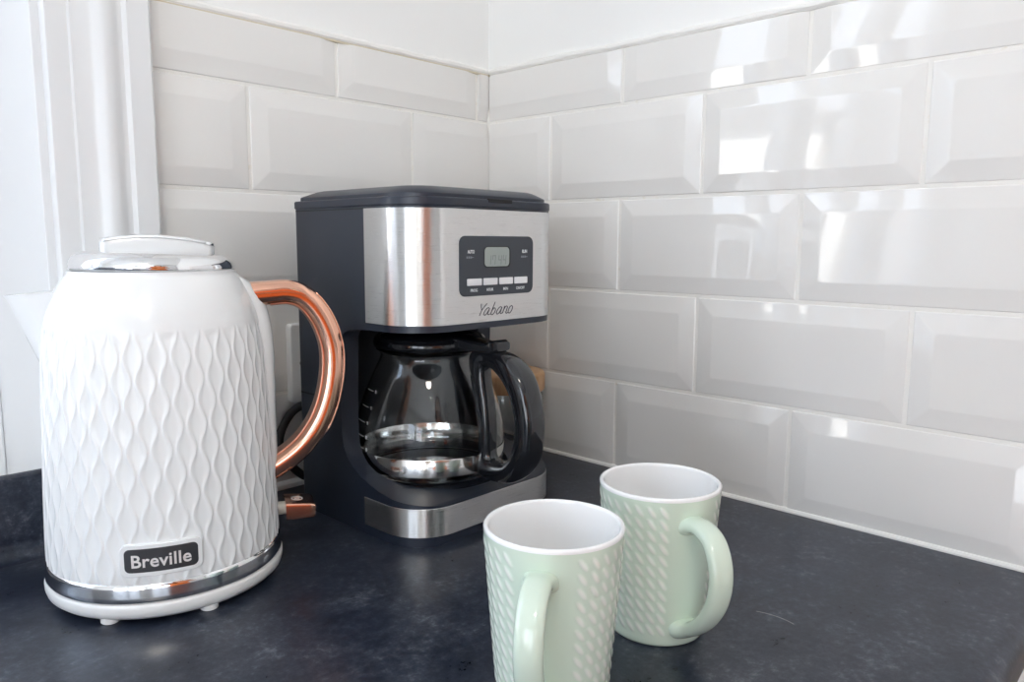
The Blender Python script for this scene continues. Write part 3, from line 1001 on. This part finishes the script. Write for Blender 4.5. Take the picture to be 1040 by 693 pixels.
# ------------------------------------------------------------------ wall socket behind the coffee maker
SK = thing('wall_socket', 'white double wall socket behind the coffee maker', 'socket', L(-224, -5, 132.5))
m_ = MB(); m_.prism(rrect(-73, 73, -41, 41, 4, 5), -0.5, 9.5, axis='y')
mm = MB(); ol = rrect(-73, 73, -41, 41, 4, 5)
mm.add([(a, 0.5, c) for a, c in ol] + [(a, -9, c) for a, c in ol], [tuple(range(len(ol))), tuple(range(len(ol), 2 * len(ol)))] + [(i, (i + 1) % len(ol), len(ol) + (i + 1) % len(ol), len(ol) + i) for i in range(len(ol))])
mm.build('face_plate', M['white_plastic'], SK, smooth=30, bevel=2.0, seg=3)
for s in (-1, 1):
    m_ = MB(); m_.box(s * 12 - 6 + s * 4, s * 12 + 6 + s * 4, -12, -8, 18, 32); m_.build('switch', M['white_plastic'], SK, bevel=1)
    m_ = MB(); m_.tube([(s * 60, -8, 0), (s * 60, -9.6, 0)], 3.2, 14); m_.build('screw', M['steel_band'], SK)
    m_ = MB()
    for ox, oz, w_, h_ in ((0, 6, 4, 8), (-11, -10, 7, 4), (11, -10, 7, 4)):
        m_.box(s * 38 + ox - w_ / 2, s * 38 + ox + w_ / 2, -9.2, -8.6, oz - h_ / 2, oz + h_ / 2)
    m_.build('pin_holes', M['rubber'], SK)
# ------------------------------------------------------------------ carafe on the hot plate
CA = thing('coffee_carafe', 'glass coffee carafe with black handle standing on the hot plate', 'carafe', L(CX - 2, CY, 34))
z0 = 34
GP = [(0, 36.0), (40, 36.0), (52, 36.2), (58.5, 37.8), (63.3, 41.5), (66.3, 47), (67.6, 54), (68.4, 66), (68.4, 80), (67.2, 90), (64.6, 100), (61.0, 111), (57.4, 121), (52.6, 133), (48.2, 142), (45.6, 148), (45.2, 151.5), (46.8, 154.5), (49.2, 156.5)]
GP = [(a * 1.045, c) for a, c in GP]
gd = [(0, 36.2 - z0)] + [(p[0], p[1] - z0) for p in catmull([(a, c, 0) for a, c in GP[1:]], 4)]
inner_ = []
for i, (a, c) in enumerate(gd):
    if i == 0: inner_.append((0, c + 2.0)); continue
    p0 = gd[max(0, i - 1)]; p1 = gd[min(len(gd) - 1, i + 1)]
    tx, ty = p1[0] - p0[0], p1[1] - p0[1]; l = hypot(tx, ty) or 1
    inner_.append((max(0.1, a - ty / l * 1.9), c + tx / l * 1.9))
m_ = MB()
m_.lathe(gd + [(gd[-1][0] - 0.6, gd[-1][1] + 0.9)] + inner_[::-1], 112)
gl = m_.build('glass_body', M['glass'], CA, smooth=80)
m_ = MB(); m_.lathe([(a * 1.045, c) for a, c in [(67.0 + 0.25, 47.8 - z0), (67.9, 48.2 - z0), (69.1, 64.0 - z0), (68.7, 64.6 - z0), (68.5, 64.0 - z0), (67.4, 50 - z0)]], 112, close=True)
m_.build('steel_band', M['steel_band'], CA, smooth=50)
# graduation marks on the left of the jar (camera-left)
m_ = MB()
ga = atan2(-702 - CY, -697 - CX) - radians(65)
for zz in (120, 105.5, 92, 79, 67.5):
    rr = interp([(c, a) for a, c in GP[5:]], zz) + 0.12
    vs = []; fs = []
    for i in range(9):
        a = ga + radians(-8 + 14 * i / 8)
        vs += [pol(rr, a, zz - 0.5 - z0), pol(rr, a, zz + 0.5 - z0)]
        if i: fs.append((2 * i - 2, 2 * i, 2 * i + 1, 2 * i - 1))
    m_.add(vs, fs)
    a = ga + radians(10)
    m_.add([pol(rr, a + dx / rr, zz + dz_ - z0) for dx, dz_ in ((-1.2, -1.6), (1.2, -1.6), (1.2, 1.6), (-1.2, 1.6))], [(0, 1, 2, 3)])
m_.build('graduation_marks', M['print_white'], CA, smooth=None)
# lid with thumb tab
m_ = MB(); m_.lathe([(0, 154 - z0), (43, 154 - z0), (44.5, 155.8 - z0), (50.5, 157.6 - z0), (53.5, 159.5 - z0), (54.2, 163 - z0), (52.8, 167.5 - z0), (48, 171 - z0), (38, 173.2 - z0), (18, 174 - z0), (0, 174 - z0)], 80)
cl = m_.build('lid', M['black_gloss'], CA, smooth=50)
m_ = MB()
rings = []
for r_, hw, zb, zt in ((40, 15, 162, 172.4), (56, 14, 160, 171.6), (70, 12, 160, 169.8), (80, 10, 160, 168.5), (86, 9.5, 160, 168.8), (90, 9.3, 160, 171.5), (95, 9, 161, 172.2), (99, 8, 163, 170.5)):
    rings.append([(a, -r_, c - z0) for a, c in rrect(-hw, hw, zb, zt, 2.4, 3)])
m_.loft(rings)
m_.build('thumb_tab', M['black_gloss'], cl, smooth=50)
# handle: closed D loop, cross-section from inner to outer outline
OUT = [(62, 158), (80, 162), (100, 162), (116, 156), (129, 143.5), (137.5, 123), (141, 98), (136.5, 70), (119, 50), (97, 44.5), (80, 45), (71, 50), (73, 70), (72.3, 92), (67.5, 115), (61.5, 140)]
INN = [(80, 146), (87, 147), (96, 143), (106, 136), (113.5, 126), (118.5, 113), (120.5, 98), (117.5, 80), (109, 67), (98, 63.5), (90, 64.5), (86.5, 69), (86.5, 80), (86, 95), (83.5, 115), (79.5, 135)]
Oc = catmull([(a, c, 0) for a, c in OUT], 6, closed=True); Ic = catmull([(a, c, 0) for a, c in INN], 6, closed=True)
m_ = MB(); rings = []
for (a, c, _), (a2, c2, _) in zip(Oc, Ic):
    mx_, mz = (a + a2) / 2, (c + c2) / 2
    dx, dz_ = (a - a2) / 2, (c - c2) / 2
    hw = 8.5 + 4.3 * sstep(80, 120, mx_)
    ring = []
    for k in range(24):
        th = 2 * pi * k / 24
        e = 3.2
        q = math.copysign(abs(cos(th)) ** (2 / e), cos(th)); s = math.copysign(abs(sin(th)) ** (2 / e), sin(th))
        ring.append((s * hw, -(mx_ + dx * q), mz + dz_ * q - z0))
    rings.append(ring)
m_.loft(rings, closed=True)
m_.build('handle', M['black_gloss'], CA, smooth=60)

# ------------------------------------------------------------------ jar with bamboo lid
J = thing('storage_jar', 'small clear glass jar with bamboo lid behind the carafe handle', 'jar', L(-56, -88, 0))
m_ = MB()
m_.lathe([(0, 0), (38, 0), (42, 1.5), (43.5, 5), (43.5, 76), (42.8, 80), (42, 84), (40, 84), (40.6, 78), (41, 74), (41, 8), (38, 5), (0, 5)], 72)
m_.build('glass_body', M['glass'], J, smooth=60)
m_ = MB(); m_.lathe([(0, 84.3), (44, 84.3), (45.2, 86), (45.2, 103), (43.5, 106), (40, 107), (0, 107)], 72)
m_.build('lid', M['bamboo'], J, smooth=50)

# ------------------------------------------------------------------ mugs
MP = [(0, 31.8), (1.0, 32.3), (3, 32.7), (101.5, 40.0)]
HM = 101.5
def mug(name, label, x, y, hx, hy):
    T = thing(name, label, 'mug', L(x, y, 0), atan2(hy, hx), 'mint mugs on the worktop')
    n = 288
    prof = [(0, 0), (0.5, 28), (0.0, 29.5), (0.3, 31.0)]
    zsq = [1.0, 2.5] + [4 + (99.0 - 4) * i / 150 for i in range(151)]
    marks = []
    colp = 11.5
    cols = [33 + colp * i for i in range(27)]
    m_ = MB()
    vs = []; fs = []; em = []
    def radius(z): return 32.0 + (40.0 - 32.0) * (z / HM) - 0.9 * max(0, (4 - z) / 4) ** 2
    tilt = radians(36)
    for z in zsq:
        r0 = radius(z)
        for i in range(n):
            deg = 360.0 * i / n
            h = 0.0
            if 26 < deg < 340 and 5 < z < 97:
                ci = round((deg - cols[0]) / colp)
                for cc in (ci - 1, ci, ci + 1):
                    if cc < 0 or cc >= len(cols): continue
                    sh_ = 0.0
                    rowp = 8.0
                    ri = round((z - 12 - sh_) / rowp)
                    for rr in (ri - 1, ri, ri + 1):
                        zc = 12 + sh_ + rr * rowp
                        if zc < 9 or zc > 93.5: continue
                        du = radians(deg - cols[cc]) * r0; dz_ = z - zc
                        # marks lean: upper end to the viewer's left
                        a = dz_ * cos(tilt) - du * sin(tilt); c = dz_ * sin(tilt) + du * cos(tilt)
                        q = (a / 4.9) ** 2 + (c / 1.65) ** 2
                        if q < 1: h = max(h, (1 - q) ** 0.6)
            vs.append(pol(r0 + 0.45 * h, radians(deg), z)); em.append(min(1, h * 0.85))
    R_ = len(zsq)
    for k in range(R_ - 1):
        for i in range(n):
            j = (i + 1) % n
            fs.append((k * n + i, k * n + j, (k + 1) * n + j, (k + 1) * n + i))
    # rest of the profile: rim, inside, foot
    def add_ring(r, z):
        b0 = len(vs)
        for i in range(n): vs.append(pol(r, 2 * pi * i / n, z)); em.append(0.0)
        return b0
    m_.cur = 0
    m_.add(vs, fs)
    top = (R_ - 1) * n
    extra = [(39.85, 99.9), (39.75, 100.7), (39.2, 101.3), (38.4, 101.5), (37.6, 101.2), (37.1, 100.4), (36.9, 99.2), (34.2, 60), (31.6, 25), (30.2, 10), (28, 6.5), (22, 5.2), (8, 5)]
    allv = list(vs); last = top; fi = []
    for r, z in extra:
        b0 = len(allv)
        for i in range(n): allv.append(pol(r, 2 * pi * i / n, z)); em.append(0.0)
        for i in range(n):
            j = (i + 1) % n
            fi.append((last + i, last + j, b0 + j, b0 + i))
        last = b0
    allv.append((0, 0, 5)); em.append(0.0); c0 = len(allv) - 1
    for i in range(n): fi.append((last + i, last + (i + 1) % n, c0))
    # foot
    last = 0; ff = []
    for r, z in ((30.2, 0.2), (28.5, 0.0), (27, 0.8), (25, 1.2)):
        b0 = len(allv)
        for i in range(n): allv.append(pol(r, 2 * pi * i / n, z)); em.append(0.0)
        for i in range(n):
            j = (i + 1) % n
            ff.append((last + j, last + i, b0 + i, b0 + j))
        last = b0
    allv.append((0, 0, 1.2)); em.append(0.0); c0 = len(allv) - 1
    for i in range(n): ff.append((last + (i + 1) % n, last + i, c0))
    m2 = MB(); m2.cur = 0; m2.add(allv, fs + ff); o0 = len(m2.f)
    m2.f += fi; m2.mi += [1] * len(fi)
    body = m2.build('body', [M['mint'], M['mug_white']], T, smooth=60)
    at = body.data.attributes.new('emboss', 'FLOAT', 'POINT')
    at.data.foreach_set('value', em)
    # ear handle
    cen = catmull([(33.5, 0, 82), (40, 0, 84.5), (50, 0, 85.0), (60, 0, 80.5), (66.5, 0, 70), (68, 0, 57), (64.5, 0, 43), (56.5, 0, 30), (47, 0, 20.5), (39, 0, 15.5), (32, 0, 13)], 7)
    P = [Vector(p) for p in cen]; rings = []
    for i, p in enumerate(P):
        t = (P[min(i + 1, len(P) - 1)] - P[max(i - 1, 0)]).normalized()
        side_ = Vector((0, 1, 0)); out = side_.cross(t)
        s = i / (len(P) - 1)
        fl = 1 + 0.42 * (sstep(0.16, 0.0, s) + sstep(0.86, 1.0, s))
        rings.append([tuple(p + out * (math.copysign(abs(cos(a)) ** 0.8, cos(a)) * 4.6 * fl) + side_ * (math.copysign(abs(sin(a)) ** 0.8, sin(a)) * 7.6 * fl)) for a in [2 * pi * k / 24 for k in range(24)]])
    m3 = MB(); m3.loft(rings)
    m3.build('handle', M['mint_plain'], T, smooth=70)
    return T
mug('mug', 'mint green mug whose curved handle points right, nearest the tiled wall', -274.4, -438.6, -0.423, -0.906)
mug('mug', 'mint green mug with handle towards the viewer, cut off by the bottom edge', -382.6, -438.0, -0.864, -0.502)


# ------------------------------------------------------------------ the person taking the photograph (seen in the reflections)
M['skin'] = mat('skin', (0.62, 0.40, 0.31), 0.5)
M['orange'] = mat('orange_cloth', (0.76, 0.19, 0.03), 0.75)
M['hair'] = mat('auburn_hair', (0.16, 0.05, 0.025), 0.5)
M['shoe'] = mat('white_shoe', (0.7, 0.7, 0.7), 0.5)
M['eye'] = mat('eye_white', (0.8, 0.8, 0.8), 0.2)
M['lips'] = mat('lips', (0.50, 0.20, 0.18), 0.45)
M['phone'] = mat('phone_black', (0.02, 0.02, 0.025), 0.15)
PR = thing('person', 'person in an orange dress holding up a phone, mirrored in the carafe', 'person', L(-753, -1166, FLOOR), radians(62.5))
def skin_body(name, chains, root, material, parent, sub=2):
    verts = []; edges = []; rad = []; idx = {}
    def vid(p):
        key = tuple(round(a, 1) for a in p[:3])
        if key not in idx:
            idx[key] = len(verts); verts.append(tuple(a / 1000 for a in p[:3])); rad.append(p[3])
        return idx[key]
    for ch in chains:
        ids = [vid(p) for p in ch]
        for a, c in zip(ids[:-1], ids[1:]):
            edges.append((a, c))
    me = bpy.data.meshes.new(name); me.from_pydata(verts, edges, [])
    me.materials.append(material)
    o = bpy.data.objects.new(name, me); COL.objects.link(o); o.parent = parent
    sk = o.modifiers.new('skin', 'SKIN'); sk.use_smooth_shade = True; sk.branch_smoothing = 0.6
    if not me.skin_vertices: me.skin_vertices.new()
    rx = me.skin_vertices[0].data
    for i, r in enumerate(rad):
        if isinstance(r, (tuple, list)): rx[i].radius = (r[0] / 1000, r[1] / 1000)
        else: rx[i].radius = (r / 1000, r / 1000)
        rx[i].use_root = (i == idx[tuple(round(a, 1) for a in root[:3])])
    s_ = o.modifiers.new('subsurf', 'SUBSURF'); s_.levels = sub; s_.render_levels = sub
    return o
pel = (0, 0, 890, 130); wa = (5, 0, 1040, 105); che = (0, 0, 1230, 125); cl = (-5, 0, 1345, 70); nk = (-2, 0, 1400, 50)
h1 = (14, 0, 1450, 58); h2 = (10, 0, 1520, 76); h3 = (4, 0, 1580, 78); h4 = (0, 0, 1630, 50)
chains = [[pel, wa, che, cl, nk, h1, h2, h3, h4], [h1, (60, 0, 1448, 24)], [h2, (92, 0, 1508, 10)], [h2, (10, 76, 1520, 14)], [h2, (10, -76, 1520, 14)]]
for s in (-1, 1):
    hip = (0, 85 * s, 850, 90); kn = (12, 95 * s, 470, 56); cf = (-8, 97 * s, 330, 54); an = (-12, 100 * s, 85, 34); toe = (110, 112 * s, 32, 26); heel = (-45, 100 * s, 35, 28)
    chains.append([pel, hip, kn, cf, an, toe]); chains.append([an, heel])
    shd = (-5, 172 * s, 1340, 52)
    if s < 0:
        el = (175, -195, 1120, 38); wr = (365, 40, 1110, 25); pm = (396, 84, 1128, 22)
        tips = [((418, 78, 1118), (432, 92, 1110), (428, 106, 1106)), ((422, 82, 1132), (438, 97, 1128), (433, 112, 1125)), ((424, 86, 1146), (439, 100, 1146), (434, 114, 1145)), ((420, 88, 1160), (436, 102, 1166), (432, 116, 1168))]
        thumb = ((386, 98, 1140), (398, 112, 1152), (404, 122, 1164))
    else:
        el = (205, 268, 1115, 38); wr = (392, 262, 1112, 25); pm = (436, 252, 1130, 22)
        tips = [((458, 250, 1118), (476, 240, 1110), (478, 226, 1106)), ((462, 250, 1132), (481, 240, 1128), (482, 225, 1125)), ((463, 249, 1146), (481, 238, 1146), (482, 223, 1145)), ((459, 247, 1160), (477, 238, 1166), (478, 224, 1168))]
        thumb = ((424, 234, 1142), (432, 222, 1154), (436, 212, 1166))
    chains.append([cl, shd, el, wr, pm])
    for t_ in tips:
        chains.append([pm] + [(*p, 9.5 - 1.2 * i) for i, p in enumerate(t_)])
    chains.append([pm] + [(*p, 11 - 1.2 * i) for i, p in enumerate(thumb)])
skin_body('body', chains, pel, M['skin'], PR)
# dress: lofted round the torso, with short sleeves
m_ = MB(); rings = []
for z, a, c, ox in ((470, 250, 275, 5), (480, 252, 278, 5), (620, 225, 250, 5), (780, 190, 222, 3), (890, 160, 195, 2), (980, 138, 165, 5), (1045, 125, 148, 6), (1130, 138, 160, 6), (1230, 148, 172, 4), (1300, 128, 176, 0), (1350, 96, 150, -3), (1385, 74, 86, -3)):
    rings.append([(ox + a * cos(2 * pi * k / 48) * (1 + 0.03 * cos(12 * 2 * pi * k / 48) * max(0, (900 - z) / 430)), c * sin(2 * pi * k / 48) * (1 + 0.03 * cos(12 * 2 * pi * k / 48) * max(0, (900 - z) / 430)), z) for k in range(48)])
m_.loft(rings, caps=False)
m_.build('dress', M['orange'], PR, smooth=80)
for s in (-1, 1):
    m_ = MB()
    e_ = (175, -195, 1120) if s < 0 else (205, 268, 1115)
    a_ = Vector((-5, 150 * s, 1335)); t_ = Vector(e_) - a_
    m_.tube([tuple(a_ + t_ * k) for k in (0.0, 0.12, 0.28, 0.42)], [70, 72, 66, 60], 24)
    m_.build('sleeve', M['orange'], PR, smooth=80)
    m_ = MB(); m_.lathe([(0, 9), (5, 8), (8.5, 4), (9.5, 0), (8.5, -4), (5, -8), (0, -9)], 16, c=(0, 0))
    ey = m_.build('eye', M['eye'], PR, smooth=180); ey.location = (0.076, 0.031 * s, 1.532)
    m_ = MB(); sy = 105 * s
    m_.loft([[(x, sy + w_ * q, z) for q, z in ((-1, 0), (1, 0), (1, h_ * 0.6), (0.5, h_), (-0.5, h_), (-1, h_ * 0.6))] for x, w_, h_ in ((-78, 22, 40), (-60, 34, 66), (0, 38, 72), (60, 46, 60), (110, 48, 48), (140, 34, 34), (152, 16, 18))])
    m_.build('shoe', M['shoe'], PR, smooth=60, subsurf=1)
m_ = MB(); m_.tube([(76, -22, 1470), (83, -8, 1472), (84, 8, 1472), (76, 22, 1470)], [3, 5.5, 5.5, 3], 10); m_.build('mouth', M['lips'], PR, smooth=180)
# hair: cap over the skull with length to the shoulders at the back
m_ = MB(); rings = []
for z, a0, rx_, ry_, ox in ((1330, 118, 70, 112, -52), (1400, 112, 80, 104, -40), (1470, 105, 92, 98, -18), (1530, 92, 98, 96, -6), (1575, 62, 100, 96, -2), (1615, 8, 92, 88, 0), (1645, 4, 66, 62, 0), (1662, 4, 30, 28, 0), (1666, 4, 4, 4, 0)):
    ring = []
    for k in range(33):
        a = radians(a0 + (360 - 2 * a0) * k / 32)
        ring.append((ox + rx_ * cos(a), ry_ * sin(a), z))
    for k in range(32, -1, -1):
        a = radians(a0 + (360 - 2 * a0) * k / 32)
        ring.append((ox + (rx_ - 14) * cos(a) if rx_ > 20 else ox, (ry_ - 14) * sin(a) if ry_ > 20 else 0, z - 2))
    rings.append(ring)
m_.loft(rings)
m_.build('hair', M['hair'], PR, smooth=60)

# ------------------------------------------------------------------ outside, world and light
m_ = MB(); m_.box(-14000, 12000, 320, 20000, FLOOR - 160, FLOOR - 100)
M['paving'] = mat('paving', (0.42, 0.41, 0.39), 0.8)
struct(m_.build('ground', M['paving'], loc=L(0, 0, 0)))

# neighbouring buildings that the window tiles mirror
M['render_wall'] = mat('white_render', (0.80, 0.79, 0.76), 0.8)
M['roof'] = mat('grey_roof_tiles', (0.13, 0.13, 0.14), 0.8)
M['grey_wall'] = mat('grey_render', (0.30, 0.31, 0.33), 0.8)
M['dark_glass'] = mat('dark_window', (0.05, 0.06, 0.08), 0.1)
H = thing('house', 'white rendered neighbouring house with grey pitched roof, mirrored in the tiles', 'house', L(-10500, 5200, FLOOR - 100))
m_ = MB(); m_.box(-1500, 1500, -2150, 2500, 0, 2900)
m_.build('walls', M['render_wall'], H)
m_ = MB(); m_.prism([(-2350, 2800), (2750, 2800), (2750, 2950), (700, 3900), (-2350, 2950)], -1750, 1750, axis='x')
m_.build('roof', M['roof'], H)
m_ = MB(); m_.box(1480, 1520, 300, 1300, 1100, 2300); m_.build('window', M['dark_glass'], H)
H = thing('garage', 'low grey garage with sloping roof beside the white house, mirrored in the tiles', 'garage', L(-10300, 1100, FLOOR - 100))
m_ = MB(); m_.box(-1300, 1300, -1700, 1500, 0, 2300)
m_.build('walls', M['grey_wall'], H)
m_ = MB(); m_.prism([(-1900, 2100), (1650, 2100), (1650, 3300), (-1900, 2400)], -1500, 1500, axis='x')
m_.build('roof', M['roof'], H)
sun = bpy.data.lights.new('sun', 'SUN'); sun.energy = 20; sun.angle = radians(1.0); sun.color = (1, 0.95, 0.87)
so = bpy.data.objects.new('sun', sun); COL.objects.link(so); so.location = (3, -3, 6)
so.rotation_euler = Vector((-0.72, 0.36, -0.6)).to_track_quat('-Z', 'Y').to_euler()

w = bpy.data.worlds.new('sky'); SC.world = w
w.use_nodes = True
nt = w.node_tree; bg = nt.nodes['Background']
tc = nt.nodes.new('ShaderNodeTexCoord'); sp = nt.nodes.new('ShaderNodeSeparateXYZ')
nt.links.new(tc.outputs['Generated'], sp.inputs[0])
rm = nt.nodes.new('ShaderNodeValToRGB')
rm.color_ramp.elements[0].position = 0.0; rm.color_ramp.elements[0].color = (0.87, 0.93, 1.0, 1)
rm.color_ramp.elements[1].position = 0.7; rm.color_ramp.elements[1].color = (0.52, 0.71, 1.0, 1)
nt.links.new(sp.outputs['Z'], rm.inputs['Fac']); nt.links.new(rm.outputs['Color'], bg.inputs['Color'])
bg.inputs['Strength'].default_value = 4.5

def area(name, loc, rot, sx, sy, power=None, portal=False, color=(1, 1, 1)):
    l = bpy.data.lights.new(name, 'AREA'); l.shape = 'RECTANGLE'; l.size = sx / 1000; l.size_y = sy / 1000
    l.energy = power or 1; l.color = color
    if portal: l.cycles.is_portal = True
    o = bpy.data.objects.new(name, l); COL.objects.link(o); o.location = loc; o.rotation_euler = rot
    return o
area('window_portal', L((-2640 - 925) / 2, 180, (WZ0 + WZ1) / 2), (radians(-90), 0, 0), 2640 - 925, WZ1 - WZ0, portal=True)
area('door_portal', L(XW + 2, (FY0 + FY1) / 2, (FLOOR + FZ1) / 2), (0, radians(-90), 0), FZ1 - FLOOR, FY1 - FY0, portal=True)

area('window_portal', L((BX0 + BX1) / 2, YW - 5, (BZ0 + BZ1) / 2), (radians(90), 0, 0), BX1 - BX0, BZ1 - BZ0, portal=True)
# unseen ceiling lamp, added as warm fill for the room
CLp = thing('fill_ceiling_light', 'round white ceiling light added as fill in the middle of the kitchen', 'fill lamp', L(-1500, -1500, CEIL))
m_ = MB(); m_.lathe([(0, 0), (190, 0), (190, -25), (180, -30), (0, -30)], 48); m_.build('base', M['white_plastic'], CLp)
em_ = bpy.data.materials.new('fill_lamp_diffuser'); em_.use_nodes = True
q = em_.node_tree.nodes['Principled BSDF']; q.inputs['Emission Color'].default_value = (1, 0.93, 0.82, 1); q.inputs['Emission Strength'].default_value = 22.0
m_ = MB(); m_.lathe([(178, -28), (176, -50), (150, -66), (80, -76), (0, -78)], 48); m_.build('diffuser', em_, CLp)

# ------------------------------------------------------------------ camera
cam = bpy.data.cameras.new('camera'); co = bpy.data.objects.new('camera', cam); COL.objects.link(co)
f_px = 769.93
cam.sensor_fit = 'HORIZONTAL'; cam.sensor_width = 36; cam.lens = f_px / 1040 * 36
cam.clip_start = 0.01
yaw, pitch, roll = 0.7571, -0.1309, 0.0053
fw_ = Vector((cos(yaw) * cos(pitch), sin(yaw) * cos(pitch), sin(pitch)))
r_ = Vector((sin(yaw), -cos(yaw), 0)); u_ = r_.cross(fw_)
rr_ = r_ * cos(roll) + u_ * sin(roll); uu_ = -r_ * sin(roll) + u_ * cos(roll)
Mx = Matrix((rr_, uu_, -fw_)).transposed().to_4x4()
Mx.translation = Vector(L(-697.0, -701.8, 258.1))
co.matrix_world = Mx
SC.camera = co

# phone held just behind the lens position
PH = thing('phone', 'black phone held up in both hands of the person in orange', 'phone', (0, 0, 0))
m_ = MB(); ol = rrect(-76, 76, -37, 37, 9, 6)
m_.prism(ol, 8, 16)
m_.build('case', M['phone'], PH, bevel=2)
PH.matrix_world = Mx @ Matrix.Translation((0.0, -0.022, 0.004))

vs_ = SC.view_settings
SC.display_settings.display_device = 'sRGB'
vs_.view_transform = 'Standard'; vs_.look = 'None'; vs_.exposure = 0.53; vs_.gamma = 1.0; vs_.use_curve_mapping = False
cy_ = SC.cycles
cy_.max_bounces = 14; cy_.diffuse_bounces = 6; cy_.glossy_bounces = 6; cy_.transmission_bounces = 12; cy_.transparent_max_bounces = 12
cy_.caustics_reflective = False; cy_.caustics_refractive = False
cy_.use_denoising = True
cy_.sample_clamp_indirect = 8.0
